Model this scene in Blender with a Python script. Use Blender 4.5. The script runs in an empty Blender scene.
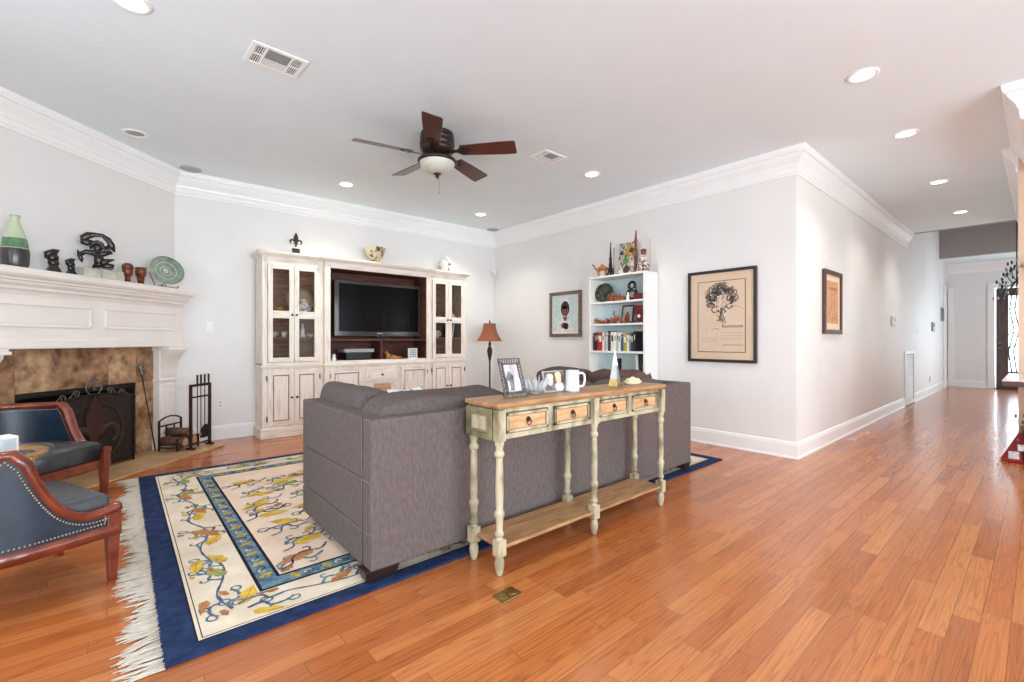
import bpy, math, random
from mathutils import Vector, Matrix
random.seed(7)
SC = bpy.context.scene
COL = SC.collection
PI = math.pi
def rad(d): return d * PI / 180
def lin(c):
    return tuple((x/255/12.92 if x/255 <= .04045 else ((x/255+.055)/1.055)**2.4) for x in c)
def rgba(c): return lin(c) + (1.0,)

# ------------------------------------------------------------------ camera, world, big lights, exposure
cd = bpy.data.cameras.new('camera'); cam = bpy.data.objects.new('camera', cd); COL.objects.link(cam)
cd.sensor_width = 36; cd.lens = 36*456.4/1024; cd.shift_y = -1/1024; cd.clip_start = .05; cd.clip_end = 100
cam.location = (0, 0, 1.17); cam.rotation_euler = (PI/2, 0, -math.atan2(.65253, .75776)); SC.camera = cam
w = bpy.data.worlds.new('sky'); SC.world = w; w.use_nodes = True
bg = w.node_tree.nodes['Background']; bg.inputs[0].default_value = (.80, .90, 1, 1); bg.inputs[1].default_value = 1.6
SC.view_settings.view_transform = 'Standard'; SC.view_settings.look = 'None'
SC.view_settings.gamma = 1; SC.view_settings.use_curve_mapping = False
SC.view_settings.exposure = 0.0
SC.cycles.max_bounces = 10; SC.cycles.diffuse_bounces = 6; SC.cycles.glossy_bounces = 4; SC.cycles.transparent_max_bounces = 40
SC.cycles.sample_clamp_indirect = 6; SC.cycles.use_denoising = True
SC.cycles.caustics_reflective = False; SC.cycles.caustics_refractive = False
def area(name, loc, rot, sx, sy, power, color=(.78, .905, 1)):
    l = bpy.data.lights.new(name, 'AREA'); l.shape = 'RECTANGLE'; l.size = sx; l.size_y = sy; l.energy = power; l.color = color
    o = bpy.data.objects.new(name, l); o.location = loc; o.rotation_euler = rot; COL.objects.link(o); return o
# daylight just outside the windows behind and beside the camera, and outside the entry door
WIN_REAR = [(-.3, 1.5), (2.2, 1.5), (4.9, 1.5)]            # centre x, width   (wall y = -3.2)
WIN_LEFT = [(-1.3, 1.5), (1.0, 1.5), (3.05, 1.2)]          # centre y, width   (wall x = -1.6)
for (x, wd), p in zip(WIN_REAR, (225, 205, 72)): area('daylight_rear', (x, -3.5, 1.45), (PI/2, 0, 0), wd, 2.1, p)
for y, wd in WIN_LEFT: area('daylight_left', (-1.9, y, 1.45), (PI/2, 0, -PI/2), wd, 2.1, 46)
area('daylight_entry', (16.5, .2, 1.4), (PI/2, 0, PI/2), 1.4, 2.2, 150, (.80, .92, 1))
area('foyer_fill', (13.0, -1.4, 1.5), (PI/2, 0, 0), 2.6, 2.2, 64, (.80, .92, 1))  # fill lamp added behind an unseen opening to brighten the far hall

# ------------------------------------------------------------------ materials
M = {}
class NT:
    def __init__(s, m): s.t = m.node_tree; s.b = s.t.nodes['Principled BSDF']
    def n(s, ty, **k):
        nd = s.t.nodes.new(ty)
        for a, v in k.items():
            if a[0] == 'i' and a[1:].isdigit(): nd.inputs[int(a[1:])].default_value = v
            else: setattr(nd, a, v)
        return nd
    def l(s, a, b): s.t.links.new(a, b)
def base_mat(name, rough=.5, metal=0, spec=.5, coat=0):
    m = bpy.data.materials.new(name); m.use_nodes = True; t = NT(m)
    t.b.inputs['Roughness'].default_value = rough; t.b.inputs['Metallic'].default_value = metal
    t.b.inputs['Specular IOR Level'].default_value = spec; t.b.inputs['Coat Weight'].default_value = coat
    t.b.inputs['Coat Roughness'].default_value = .12
    M[name] = m; return m, t
def mat(name, col, rough=.5, metal=0, var=.12, scale=12, bump=0, bscale=60, spec=.5, coat=0, stretch=(1, 1, 1), col2=None, detail=4, ramp=(.35, .65)):
    """Solid procedural material: noise between two tones of the thing's own colour, optional bump."""
    m, t = base_mat(name, rough, metal, spec, coat)
    tc = t.n('ShaderNodeTexCoord'); mp = t.n('ShaderNodeMapping'); mp.inputs['Scale'].default_value = stretch
    t.l(tc.outputs['Object'], mp.inputs['Vector'])
    ns = t.n('ShaderNodeTexNoise'); ns.inputs['Scale'].default_value = scale; ns.inputs['Detail'].default_value = detail
    t.l(mp.outputs[0], ns.inputs['Vector'])
    cr = t.n('ShaderNodeValToRGB'); a = lin(col)
    lo = tuple(x*(1-var) for x in a) if col2 is None else lin(col2)
    hi = tuple(min(1, x*(1+var)) for x in a) if col2 is None else a
    cr.color_ramp.elements[0].position = ramp[0]; cr.color_ramp.elements[1].position = ramp[1]
    cr.color_ramp.elements[0].color = lo+(1,); cr.color_ramp.elements[1].color = hi+(1,)
    t.l(ns.outputs[0], cr.inputs[0]); t.l(cr.outputs[0], t.b.inputs['Base Color'])
    if bump:
        n2 = t.n('ShaderNodeTexNoise'); n2.inputs['Scale'].default_value = bscale; n2.inputs['Detail'].default_value = 3
        t.l(mp.outputs[0], n2.inputs['Vector'])
        bp = t.n('ShaderNodeBump'); bp.inputs['Strength'].default_value = bump; bp.inputs['Distance'].default_value = .01
        t.l(n2.outputs[0], bp.inputs['Height']); t.l(bp.outputs[0], t.b.inputs['Normal'])
    return m
def glass_mat(name, tint=(1, 1, 1), refl=.3, rough=.02, fac=None):
    m = bpy.data.materials.new(name); m.use_nodes = True; t = NT(m)
    tr = t.n('ShaderNodeBsdfTransparent'); tr.inputs[0].default_value = tint+(1,)
    gl = t.n('ShaderNodeBsdfGlossy'); gl.inputs['Roughness'].default_value = rough
    mx = t.n('ShaderNodeMixShader')
    fr = t.n('ShaderNodeFresnel'); fr.inputs[0].default_value = 1.45
    ml = t.n('ShaderNodeMath', operation='MULTIPLY'); ml.inputs[1].default_value = refl; t.l(fr.outputs[0], ml.inputs[0])
    t.l(ml.outputs[0], mx.inputs[0]); t.l(tr.outputs[0], mx.inputs[1]); t.l(gl.outputs[0], mx.inputs[2])
    t.l(mx.outputs[0], t.t.nodes['Material Output'].inputs[0]); M[name] = m; return m
def emit(name, col, s):
    m, t = base_mat(name); t.b.inputs['Base Color'].default_value = rgba(col)
    t.b.inputs['Emission Color'].default_value = rgba(col); t.b.inputs['Emission Strength'].default_value = s; return m

mat('wall_paint', (230, 228, 225), .55, var=.012, scale=3, bump=.03, bscale=220)
mat('ceiling_paint', (229, 239, 244), .7, var=.01, scale=2)
mat('trim_paint', (241, 241, 240), .32, var=.01, scale=4)
mat('beige_paint', (214, 186, 160), .55, var=.03, scale=3)
mat('foyer_shade_grey', (150, 143, 138), .6, var=.02, scale=3)  # grey carries the shade of the unlit upper foyer in its colour
mat('white_wash', (236, 226, 214), .55, col2=(212, 198, 183), scale=5, stretch=(5, 5, .8), detail=8, ramp=(.30, .52), bump=.15, bscale=30)
mat('white_wash_flat', (236, 226, 214), .55, col2=(212, 198, 183), scale=5, stretch=(.8, 5, 5), detail=8, ramp=(.30, .52), bump=.15, bscale=30)
mat('wash_groove', (138, 118, 98), .7, var=.15, scale=20)
mat('tower_inside', (196, 168, 148), .5, col2=(160, 130, 112), scale=4, stretch=(1, 1, 6), spec=.3)
mat('scroll_iron', (112, 100, 92), .4, .5, var=.2, scale=30)
mat('cabinet_inside', (104, 58, 42), .45, col2=(70, 36, 26), scale=4, stretch=(1, 1, 6), spec=.3)
mat('mantel_paint', (231, 224, 217), .45, var=.03, scale=6, stretch=(.6, 3, 3))
mat('aqua_paint', (203, 220, 222), .5, var=.02)
mat('bookcase_paint', (236, 235, 230), .4, var=.015)
mat('sofa_fabric', (110, 99, 96), .95, col2=(92, 83, 81), scale=70, stretch=(1, 1, .35), detail=8, ramp=(.3, .7), bump=.2, bscale=600, spec=.1)
mat('cushion_fabric', (102, 92, 89), .95, col2=(86, 77, 75), scale=50, detail=8, ramp=(.3, .7), bump=.2, bscale=500, spec=.1)
mat('throw_fabric', (106, 84, 76), .95, col2=(82, 64, 58), scale=26, detail=8, bump=.4, bscale=300, spec=.12)
mat('seam_thread', (132, 122, 118), .9, var=.05)
mat('dark_wood', (46, 28, 22), .4, var=.25, scale=6, stretch=(1, 1, 6))
mat('green_wash', (182, 172, 144), .55, col2=(116, 104, 76), scale=11, stretch=(1, 1, .5), detail=10, ramp=(.32, .54), bump=.12, bscale=40)
mat('green_dark', (134, 130, 92), .55, col2=(62, 60, 38), scale=9, detail=8, ramp=(.3, .6), bump=.1)
mat('table_wood', (188, 146, 102), .42, col2=(136, 96, 60), scale=5, stretch=(1.2, 9, 9), detail=8, ramp=(.3, .7))
mat('drawer_wood', (210, 168, 126), .45, col2=(172, 128, 88), scale=6, stretch=(1.2, 6, 7), detail=8, ramp=(.3, .65))
mat('iron', (40, 33, 30), .45, .6, var=.25, scale=30)
mat('iron_brown', (62, 38, 32), .42, .4, var=.2, scale=30)
mat('bronze', (58, 44, 38), .35, .5, var=.3, scale=18)
mat('brass', (160, 134, 80), .3, .9, var=.15, scale=20)
mat('brass_nail', (214, 190, 150), .3, .85, var=.1)
mat('steel', (158, 158, 156), .32, .85, var=.05)
mat('pewter', (120, 118, 116), .35, .85, var=.3, scale=60)
mat('cherry', (134, 58, 34), .26, col2=(96, 36, 20), scale=5, stretch=(2, 2, 2), detail=6, coat=.35)
mat('fan_wood', (92, 40, 30), .35, col2=(60, 24, 18), scale=5, stretch=(2, 9, 2), detail=6, coat=.2)
mat('blue_leather', (32, 47, 64), .33, col2=(24, 36, 50), scale=14, detail=6, bump=.12, bscale=150, spec=.5)
mat('seat_leather', (70, 74, 76), .32, col2=(52, 56, 60), scale=14, detail=6, bump=.1, bscale=150, spec=.5)
mat('golden_wood', (204, 150, 78), .35, col2=(170, 116, 54), scale=6, stretch=(6, 6, 1), coat=.2)
mat('stone', (178, 138, 102), .38, col2=(96, 62, 40), scale=11, detail=10, ramp=(.32, .68), bump=.08, bscale=50)
mat('stone_light', (196, 160, 124), .38, col2=(112, 76, 50), scale=12, detail=10, ramp=(.3, .66), bump=.08, bscale=50)
mat('hearth_stone', (206, 170, 128), .3, col2=(168, 128, 88), scale=4, detail=9, ramp=(.3, .68))
mat('soot', (24, 20, 18), .9, var=.3, scale=8)
mat('black_plastic', (16, 16, 17), .28, var=.05)
mat('screen_black', (6, 6, 7), .2, var=.02, spec=.12)
mat('bezel', (74, 70, 68), .12, .5, var=.08)
mat('white_plastic', (236, 234, 230), .35, var=.01)
mat('beige_plastic', (212, 206, 190), .4, var=.02)
mat('grey_plastic', (150, 150, 148), .4, var=.04)
mat('dark_grey', (70, 70, 70), .5, var=.08)
mat('speaker_grille', (176, 174, 172), .7, var=.04, scale=120)
mat('white_ceramic', (234, 234, 232), .15, var=.02, coat=.3)
mat('pale_blue_ceramic', (196, 208, 216), .15, col2=(218, 222, 224), scale=14, coat=.3, ramp=(.42, .5))
mat('blue_white', (228, 230, 232), .18, col2=(96, 112, 146), scale=26, coat=.3, ramp=(.40, .47))
mat('jar_glaze', (226, 228, 226), .2, col2=(84, 100, 96), scale=22, coat=.3, ramp=(.38, .46), detail=2)
mat('bowl_glaze', (206, 190, 156), .3, col2=(74, 56, 40), scale=14, ramp=(.38, .5), detail=5)
mat('cream_ceramic', (222, 206, 168), .25, var=.1, scale=10)
mat('gold_ceramic', (196, 160, 84), .25, .2, var=.25, scale=18)
mat('terracotta', (176, 96, 62), .6, col2=(120, 58, 40), scale=22, detail=5)
mat('carved_red', (134, 66, 38), .35, col2=(84, 34, 20), scale=16, stretch=(1, 1, .5))
mat('carved_black', (36, 30, 28), .25, var=.4, scale=14)
mat('marble_block', (206, 200, 186), .5, col2=(182, 174, 160), scale=14, detail=8)
mat('vase_dark', (58, 52, 54), .28, var=.3, scale=14, coat=.2)
mat('vase_green', (92, 132, 94), .2, col2=(70, 106, 72), scale=16, coat=.3)
mat('vase_pale', (182, 194, 162), .22, var=.06, scale=8, coat=.3)
mat('plate_green', (142, 160, 142), .15, col2=(106, 126, 112), scale=12, coat=.4)
mat('plate_ring', (188, 196, 172), .15, var=.1, scale=20, coat=.4)
mat('plate_blue', (126, 146, 158), .15, col2=(104, 122, 134), scale=12, coat=.4)
mat('bark', (120, 84, 62), .85, col2=(70, 46, 34), scale=18, stretch=(1, 1, 1), detail=8, bump=.5, bscale=40)
mat('cut_wood', (206, 164, 122), .7, var=.15, scale=20)
mat('shade_fabric', (152, 88, 56), .8, col2=(126, 70, 42), scale=60, bump=.1, bscale=300)
mat('rug_cream', (226, 212, 190), .95, col2=(208, 190, 166), scale=5, detail=8, bump=.35, bscale=240, spec=.1)
mat('rug_pink', (228, 204, 184), .95, col2=(214, 190, 166), scale=4, detail=8, bump=.35, bscale=240, spec=.1)
mat('rug_navy', (44, 58, 92), .95, col2=(30, 42, 72), scale=14, detail=8, bump=.35, bscale=240, spec=.1)
mat('rug_black', (34, 34, 44), .95, var=.15, scale=20, spec=.1)
mat('rug_teal', (112, 138, 148), .95, col2=(70, 94, 116), scale=30, detail=6, spec=.1)
mat('rug_grey_blue', (96, 116, 134), .95, col2=(68, 86, 106), scale=18, spec=.1)
mat('rug_yellow', (214, 178, 74), .95, col2=(184, 146, 50), scale=16, spec=.1)
mat('rug_rust', (190, 130, 76), .95, col2=(156, 98, 54), scale=20, spec=.1)
mat('rug_green', (150, 156, 84), .95, var=.2, scale=20, spec=.1)
mat('fringe_cotton', (192, 182, 168), .95, var=.08, scale=40, spec=.1)
mat('paper', (236, 232, 224), .7, var=.02)
mat('mat_board', (240, 210, 178), .7, var=.02, scale=5)
mat('poster_paper', (240, 214, 188), .7, col2=(233, 206, 178), scale=6, detail=6)
mat('charcoal', (62, 56, 52), .8, var=.2, scale=30)
mat('charcoal_soft', (138, 118, 102), .8, var=.15, scale=30)
mat('frame_black', (42, 36, 34), .35, var=.1)
mat('frame_taupe', (122, 102, 88), .45, col2=(96, 78, 66), scale=8, stretch=(1, 3, 3))
mat('frame_walnut', (74, 52, 40), .4, var=.15, scale=10)
mat('print_aqua', (176, 200, 204), .6, col2=(206, 214, 206), scale=18, detail=6)
mat('skin_brown', (112, 76, 62), .6, var=.12, scale=30)
mat('skin_light', (222, 184, 158), .6, var=.05, scale=30)
mat('hair_dark', (44, 34, 34), .6, var=.15, scale=30)
mat('hair_blond', (222, 196, 140), .6, var=.1, scale=30)
mat('cloth_white', (232, 228, 222), .7, col2=(196, 198, 198), scale=30)
mat('photo_grey', (150, 148, 148), .4, col2=(74, 74, 76), scale=14, detail=6)
mat('photo_light', (214, 212, 210), .4, col2=(170, 168, 168), scale=12)
mat('terracotta_print', (212, 160, 118), .6, col2=(198, 142, 102), scale=9, detail=6)
mat('collage', (206, 196, 186), .5, col2=(84, 60, 54), scale=38, detail=3, ramp=(.42, .54))
mat('collage_leaf', (96, 132, 66), .5, var=.2, scale=30)
mat('camel_tan', (196, 130, 74), .5, col2=(150, 88, 46), scale=24)
mat('red_gloss', (128, 34, 36), .4, col2=(88, 20, 26), scale=10)
mat('red_cloth', (160, 28, 32), .7, col2=(118, 14, 20), scale=12)
mat('olive', (126, 120, 78), .7, col2=(84, 76, 48), scale=26)
mat('marble_top', (230, 224, 214), .25, col2=(206, 198, 186), scale=5, detail=9, coat=.3)
mat('table_edge', (70, 34, 28), .3, var=.2)
mat('door_wood', (92, 64, 54), .3, col2=(62, 42, 36), scale=5, stretch=(4, 4, .6), detail=6)
mat('lead_came', (74, 78, 80), .4, .6, var=.1)
mat('crystal_dark', (60, 66, 70), .12, .4, var=.3)
mat('wicker', (186, 142, 96), .7, col2=(140, 98, 60), scale=60, stretch=(1, 1, 3), bump=.3, bscale=90)
mat('malachite', (78, 84, 70), .25, col2=(40, 36, 30), scale=30, ramp=(.42, .54))
glass_mat('clear_glass')
glass_mat('smoked_glass', (.84, .82, .80), refl=.10)
glass_mat('crystal', (.97, .98, .985), refl=.9, rough=.05)
def whiten():
    t = NT.__new__(NT); t.t = M['crystal'].node_tree; out = t.t.nodes['Material Output']; old = out.inputs[0].links[0].from_socket
    d = t.n('ShaderNodeBsdfDiffuse'); d.inputs[0].default_value = (.9, .93, .95, 1); mx = t.n('ShaderNodeMixShader'); mx.inputs[0].default_value = .30
    t.l(old, mx.inputs[1]); t.l(d.outputs[0], mx.inputs[2]); t.l(mx.outputs[0], out.inputs[0])
whiten()
emit('lamp_glow', (255, 240, 214), 14)
emit('can_dim', (205, 203, 200), .0)
emit('led_blue', (90, 150, 230), 1.0)
for nm, c in [('maroon', (92, 34, 38)), ('black', (34, 32, 34)), ('olive', (104, 92, 60)), ('red', (186, 40, 40)), ('white', (232, 230, 224)), ('pinkgrey', (178, 158, 156)),
              ('slate', (64, 70, 82)), ('lightgrey', (196, 198, 200)), ('ivory', (226, 222, 204)), ('sage', (176, 182, 140)), ('blue', (62, 110, 160)), ('mustard', (178, 158, 58)),
              ('grey', (130, 126, 128)), ('charcoal', (58, 54, 58)), ('brown', (98, 66, 48))]:
    mat('book_'+nm, c, .55, var=.08, scale=30)
def frosted():
    m = bpy.data.materials.new('textured_glass'); m.use_nodes = True; t = NT(m)
    tl = t.n('ShaderNodeBsdfTranslucent'); tl.inputs[0].default_value = (.88, .94, .97, 1)
    tr = t.n('ShaderNodeBsdfTransparent'); tr.inputs[0].default_value = (.92, .96, .98, 1)
    vo = t.n('ShaderNodeTexVoronoi'); vo.inputs['Scale'].default_value = 26
    tc = t.n('ShaderNodeTexCoord'); t.l(tc.outputs['Object'], vo.inputs['Vector'])
    mx = t.n('ShaderNodeMixShader'); t.l(vo.outputs['Distance'], mx.inputs[0])
    t.l(tl.outputs[0], mx.inputs[1]); t.l(tr.outputs[0], mx.inputs[2]); t.l(mx.outputs[0], t.t.nodes['Material Output'].inputs[0]); M['textured_glass'] = m
frosted()
def alabaster():
    m, t = base_mat('alabaster', .35); t.b.inputs['Base Color'].default_value = rgba((200, 200, 186))
    t.b.inputs['Emission Color'].default_value = rgba((240, 232, 214)); t.b.inputs['Emission Strength'].default_value = .0
alabaster()
def screen_mesh():
    m = bpy.data.materials.new('mesh_screen'); m.use_nodes = True; t = NT(m)
    t.b.inputs['Base Color'].default_value = rgba((44, 34, 30)); t.b.inputs['Roughness'].default_value = .6
    tr = t.n('ShaderNodeBsdfTransparent'); mx = t.n('ShaderNodeMixShader'); mx.inputs[0].default_value = .62
    t.l(tr.outputs[0], mx.inputs[1]); t.l(t.b.outputs[0], mx.inputs[2]); t.l(mx.outputs[0], t.t.nodes['Material Output'].inputs[0]); M['mesh_screen'] = m
screen_mesh()
def oak_floor():
    m, t = base_mat('oak_floor', .2, spec=.45, coat=.2); L = t.l
    t.b.inputs['Coat Roughness'].default_value = .09
    tc = t.n('ShaderNodeTexCoord')
    br = t.n('ShaderNodeTexBrick', offset=.37, offset_frequency=2, squash=1.0)
    br.inputs['Color1'].default_value = (0, 0, 0, 1); br.inputs['Color2'].default_value = (1, 1, 1, 1); br.inputs['Mortar'].default_value = (.5, .5, .5, 1)
    br.inputs['Scale'].default_value = 1; br.inputs['Mortar Size'].default_value = .0009; br.inputs['Mortar Smooth'].default_value = .3
    br.inputs['Bias'].default_value = 0; br.inputs['Brick Width'].default_value = .82; br.inputs['Row Height'].default_value = .083
    # shift every row by its own amount so that the butt joints do not line up
    sx = t.n('ShaderNodeSeparateXYZ'); L(tc.outputs['Object'], sx.inputs[0])
    dv = t.n('ShaderNodeMath', operation='DIVIDE'); L(sx.outputs[1], dv.inputs[0]); dv.inputs[1].default_value = .083
    fl = t.n('ShaderNodeMath', operation='FLOOR'); L(dv.outputs[0], fl.inputs[0])
    wn = t.n('ShaderNodeTexWhiteNoise', noise_dimensions='1D'); L(fl.outputs[0], wn.inputs['W'])
    ad = t.n('ShaderNodeMath', operation='MULTIPLY_ADD'); L(wn.outputs[0], ad.inputs[0]); ad.inputs[1].default_value = 3.1; L(sx.outputs[0], ad.inputs[2])
    cx = t.n('ShaderNodeCombineXYZ'); L(ad.outputs[0], cx.inputs[0]); L(sx.outputs[1], cx.inputs[1])
    L(cx.outputs[0], br.inputs['Vector'])
    # grain
    rnd = br.outputs['Color']
    mr = t.n('ShaderNodeVectorMath', operation='MULTIPLY_ADD'); L(rnd, mr.inputs[0]); mr.inputs[1].default_value = (37, 19, 11)
    sc = t.n('ShaderNodeVectorMath', operation='MULTIPLY'); L(cx.outputs[0], sc.inputs[0]); sc.inputs[1].default_value = (.9, 19, 1); L(sc.outputs[0], mr.inputs[2])
    n1 = t.n('ShaderNodeTexNoise'); n1.inputs['Scale'].default_value = 1; n1.inputs['Detail'].default_value = 1.6; L(mr.outputs[0], n1.inputs['Vector'])
    ml = t.n('ShaderNodeMath', operation='MULTIPLY'); L(n1.outputs[0], ml.inputs[0]); ml.inputs[1].default_value = 12
    fr = t.n('ShaderNodeMath', operation='PINGPONG'); L(ml.outputs[0], fr.inputs[0]); fr.inputs[1].default_value = .5
    gr = t.n('ShaderNodeValToRGB'); L(fr.outputs[0], gr.inputs[0])
    gr.color_ramp.elements[0].position = .0; gr.color_ramp.elements[0].color = (.58, .55, .52, 1); gr.color_ramp.elements[1].position = .22; gr.color_ramp.elements[1].color = (1, 1, 1, 1)
    sc2 = t.n('ShaderNodeVectorMath', operation='MULTIPLY'); L(mr.outputs[0], sc2.inputs[0]); sc2.inputs[1].default_value = (3, 12, 1)
    n2 = t.n('ShaderNodeTexNoise'); n2.inputs['Scale'].default_value = 1; n2.inputs['Detail'].default_value = 4; L(sc2.outputs[0], n2.inputs['Vector'])
    g2 = t.n('ShaderNodeValToRGB'); L(n2.outputs[0], g2.inputs[0])
    g2.color_ramp.elements[0].position = .35; g2.color_ramp.elements[0].color = (.76, .76, .76, 1); g2.color_ramp.elements[1].position = .6; g2.color_ramp.elements[1].color = (1, 1, 1, 1)
    pc = t.n('ShaderNodeValToRGB'); L(rnd, pc.inputs[0]); e = pc.color_ramp.elements
    e[0].position = 0; e[0].color = rgba((170, 94, 46)); e[1].position = 1; e[1].color = rgba((200, 125, 70))
    for p, c in [(.25, (182, 104, 54)), (.55, (190, 112, 60)), (.8, (195, 118, 65))]:
        x = e.new(p); x.color = rgba(c)
    m1 = t.n('ShaderNodeMix', data_type='RGBA', blend_type='MULTIPLY'); m1.inputs[0].default_value = .62; L(pc.outputs[0], m1.inputs[6]); L(gr.outputs[0], m1.inputs[7])
    m2 = t.n('ShaderNodeMix', data_type='RGBA', blend_type='MULTIPLY'); m2.inputs[0].default_value = .85; L(m1.outputs[2], m2.inputs[6]); L(g2.outputs[0], m2.inputs[7])
    m3 = t.n('ShaderNodeMix', data_type='RGBA'); L(br.outputs['Fac'], m3.inputs[0]); L(m2.outputs[2], m3.inputs[6]); m3.inputs[7].default_value = rgba((102, 54, 28))
    L(m3.outputs[2], t.b.inputs['Base Color'])
    iv = t.n('ShaderNodeMath', operation='MULTIPLY_ADD'); L(br.outputs['Fac'], iv.inputs[0]); iv.inputs[1].default_value = -1.5; iv.inputs[2].default_value = 0
    rr = t.n('ShaderNodeMapRange'); L(n2.outputs[0], rr.inputs[0]); rr.inputs[3].default_value = .17; rr.inputs[4].default_value = .30; L(rr.outputs[0], t.b.inputs['Roughness'])
oak_floor()

# ------------------------------------------------------------------ mesh helpers
class MB:
    def __init__(s, T=None): s.v = []; s.f = []; s.m = []; s.s = []; s.T = T
    def pt(s, p):
        p = Vector(p)
        s.v.append(tuple(s.T @ p) if s.T is not None else tuple(p)); return len(s.v)-1
    def face(s, idx, m=0, sm=False): s.f.append(tuple(idx)); s.m.append(m); s.s.append(sm)
    def box(s, x0, y0, z0, x1, y1, z1, m=0):
        i = [s.pt(p) for p in [(x0, y0, z0), (x1, y0, z0), (x1, y1, z0), (x0, y1, z0), (x0, y0, z1), (x1, y0, z1), (x1, y1, z1), (x0, y1, z1)]]
        for q in [(0, 3, 2, 1), (4, 5, 6, 7), (0, 1, 5, 4), (1, 2, 6, 5), (2, 3, 7, 6), (3, 0, 4, 7)]: s.face([i[k] for k in q], m)
        return s
    def cbox(s, cx, cy, z0, sx, sy, sz, m=0): return s.box(cx-sx/2, cy-sy/2, z0, cx+sx/2, cy+sy/2, z0+sz, m)
    def taper(s, cx, cy, z0, a0, b0, z1, a1, b1, dx=0, dy=0, m=0):
        i = [s.pt((cx+sx*a0/2, cy+sy*b0/2, z0)) for sx, sy in [(-1, -1), (1, -1), (1, 1), (-1, 1)]] + [s.pt((cx+dx+sx*a1/2, cy+dy+sy*b1/2, z1)) for sx, sy in [(-1, -1), (1, -1), (1, 1), (-1, 1)]]
        for q in [(0, 3, 2, 1), (4, 5, 6, 7), (0, 1, 5, 4), (1, 2, 6, 5), (2, 3, 7, 6), (3, 0, 4, 7)]: s.face([i[k] for k in q], m)
        return s
    def lathe(s, prof, cx=0, cy=0, n=24, m=0, cap=True, mats=None, sy=1.0):
        rings = []
        for r, z in prof: rings.append([s.pt((cx+r*math.cos(2*PI*k/n), cy+sy*r*math.sin(2*PI*k/n), z)) for k in range(n)])
        for j in range(len(rings)-1):
            mm = mats[j] if mats else m
            for k in range(n): s.face([rings[j][k], rings[j][(k+1) % n], rings[j+1][(k+1) % n], rings[j+1][k]], mm, True)
        if cap:
            s.face(rings[0][::-1], mats[0] if mats else m); s.face(rings[-1], mats[-1] if mats else m)
        return s
    def tube(s, pts, r, n=8, m=0, closed=False, flat=1.0, thin=1.0):
        pts = [Vector(p) for p in pts]; N = len(pts); rings = []; up = None
        for i, p in enumerate(pts):
            a = pts[(i-1) % N] if (closed or i > 0) else p; b = pts[(i+1) % N] if (closed or i < N-1) else p
            t = (b-a).normalized() if (b-a).length > 1e-9 else Vector((0, 0, 1))
            if up is None:
                up = Vector((0, 0, 1)) if abs(t.z) < .9 else Vector((1, 0, 0))
            sd = t.cross(up)
            if sd.length < 1e-6: sd = t.cross(Vector((0, 1, 0)))
            sd.normalize(); up = sd.cross(t).normalized()
            rr = r[i] if isinstance(r, (list, tuple)) else r
            rings.append([s.pt(p + sd*rr*thin*math.cos(2*PI*k/n) + up*rr*flat*math.sin(2*PI*k/n)) for k in range(n)])
        for j in range(N if closed else N-1):
            q = rings[(j+1) % N]
            for k in range(n): s.face([rings[j][k], rings[j][(k+1) % n], q[(k+1) % n], q[k]], m, True)
        if not closed: s.face(rings[0][::-1], m); s.face(rings[-1], m)
        return s
    def prism(s, poly, a0, a1, axis='z', m=0):
        """Extrude a 2-D outline along an axis: x -> poly is (y,z), y -> (x,z), z -> (x,y)."""
        def P(q, a): return {'x': (a, q[0], q[1]), 'y': (q[0], a, q[1]), 'z': (q[0], q[1], a)}[axis]
        A = [s.pt(P(q, a0)) for q in poly]; B = [s.pt(P(q, a1)) for q in poly]; n = len(poly)
        s.face(A[::-1], m); s.face(B, m)
        for k in range(n): s.face([A[k], A[(k+1) % n], B[(k+1) % n], B[k]], m)
        return s
    def ell(s, c, rx, ry, rz, nu=16, nv=10, m=0, e1=1, e2=1, wob=0, seed=0):
        rg = random.Random(seed); ph = [rg.uniform(0, 6.28) for _ in range(6)]
        def pw(x, e): return math.copysign(abs(x)**e, x)
        rings = []
        for j in range(1, nv):
            v = -PI/2+PI*j/nv; row = []
            for k in range(nu):
                u = 2*PI*k/nu
                d = 1 + wob*(math.sin(2*u+ph[0]+3*v)+.6*math.sin(3*u+ph[1]-2*v)+.5*math.sin(5*u+ph[2]+4*v))
                row.append(s.pt((c[0]+rx*d*pw(math.cos(v), e1)*pw(math.cos(u), e2), c[1]+ry*d*pw(math.cos(v), e1)*pw(math.sin(u), e2), c[2]+rz*d*pw(math.sin(v), e1))))
            rings.append(row)
        b = s.pt((c[0], c[1], c[2]-rz)); t = s.pt((c[0], c[1], c[2]+rz))
        for k in range(nu):
            s.face([b, rings[0][(k+1) % nu], rings[0][k]], m, True); s.face([t, rings[-1][k], rings[-1][(k+1) % nu]], m, True)
            for j in range(len(rings)-1): s.face([rings[j][k], rings[j][(k+1) % nu], rings[j+1][(k+1) % nu], rings[j+1][k]], m, True)
        return s
    def poly(s, pts, m=0): s.face([s.pt(p) for p in pts], m); return s
    def ribbon(s, pts, wd, z, m=0):
        """flat ribbon in the xy plane"""
        N = len(pts); L = []; R_ = []
        for i, p in enumerate(pts):
            a = pts[max(i-1, 0)]; b = pts[min(i+1, N-1)]; dx, dy = b[0]-a[0], b[1]-a[1]; l = math.hypot(dx, dy) or 1
            ww = (wd[i] if isinstance(wd, list) else wd)/2
            L.append(s.pt((p[0]-dy/l*ww, p[1]+dx/l*ww, z))); R_.append(s.pt((p[0]+dy/l*ww, p[1]-dx/l*ww, z)))
        for i in range(N-1): s.face([R_[i], R_[i+1], L[i+1], L[i]], m)
        return s
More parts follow.
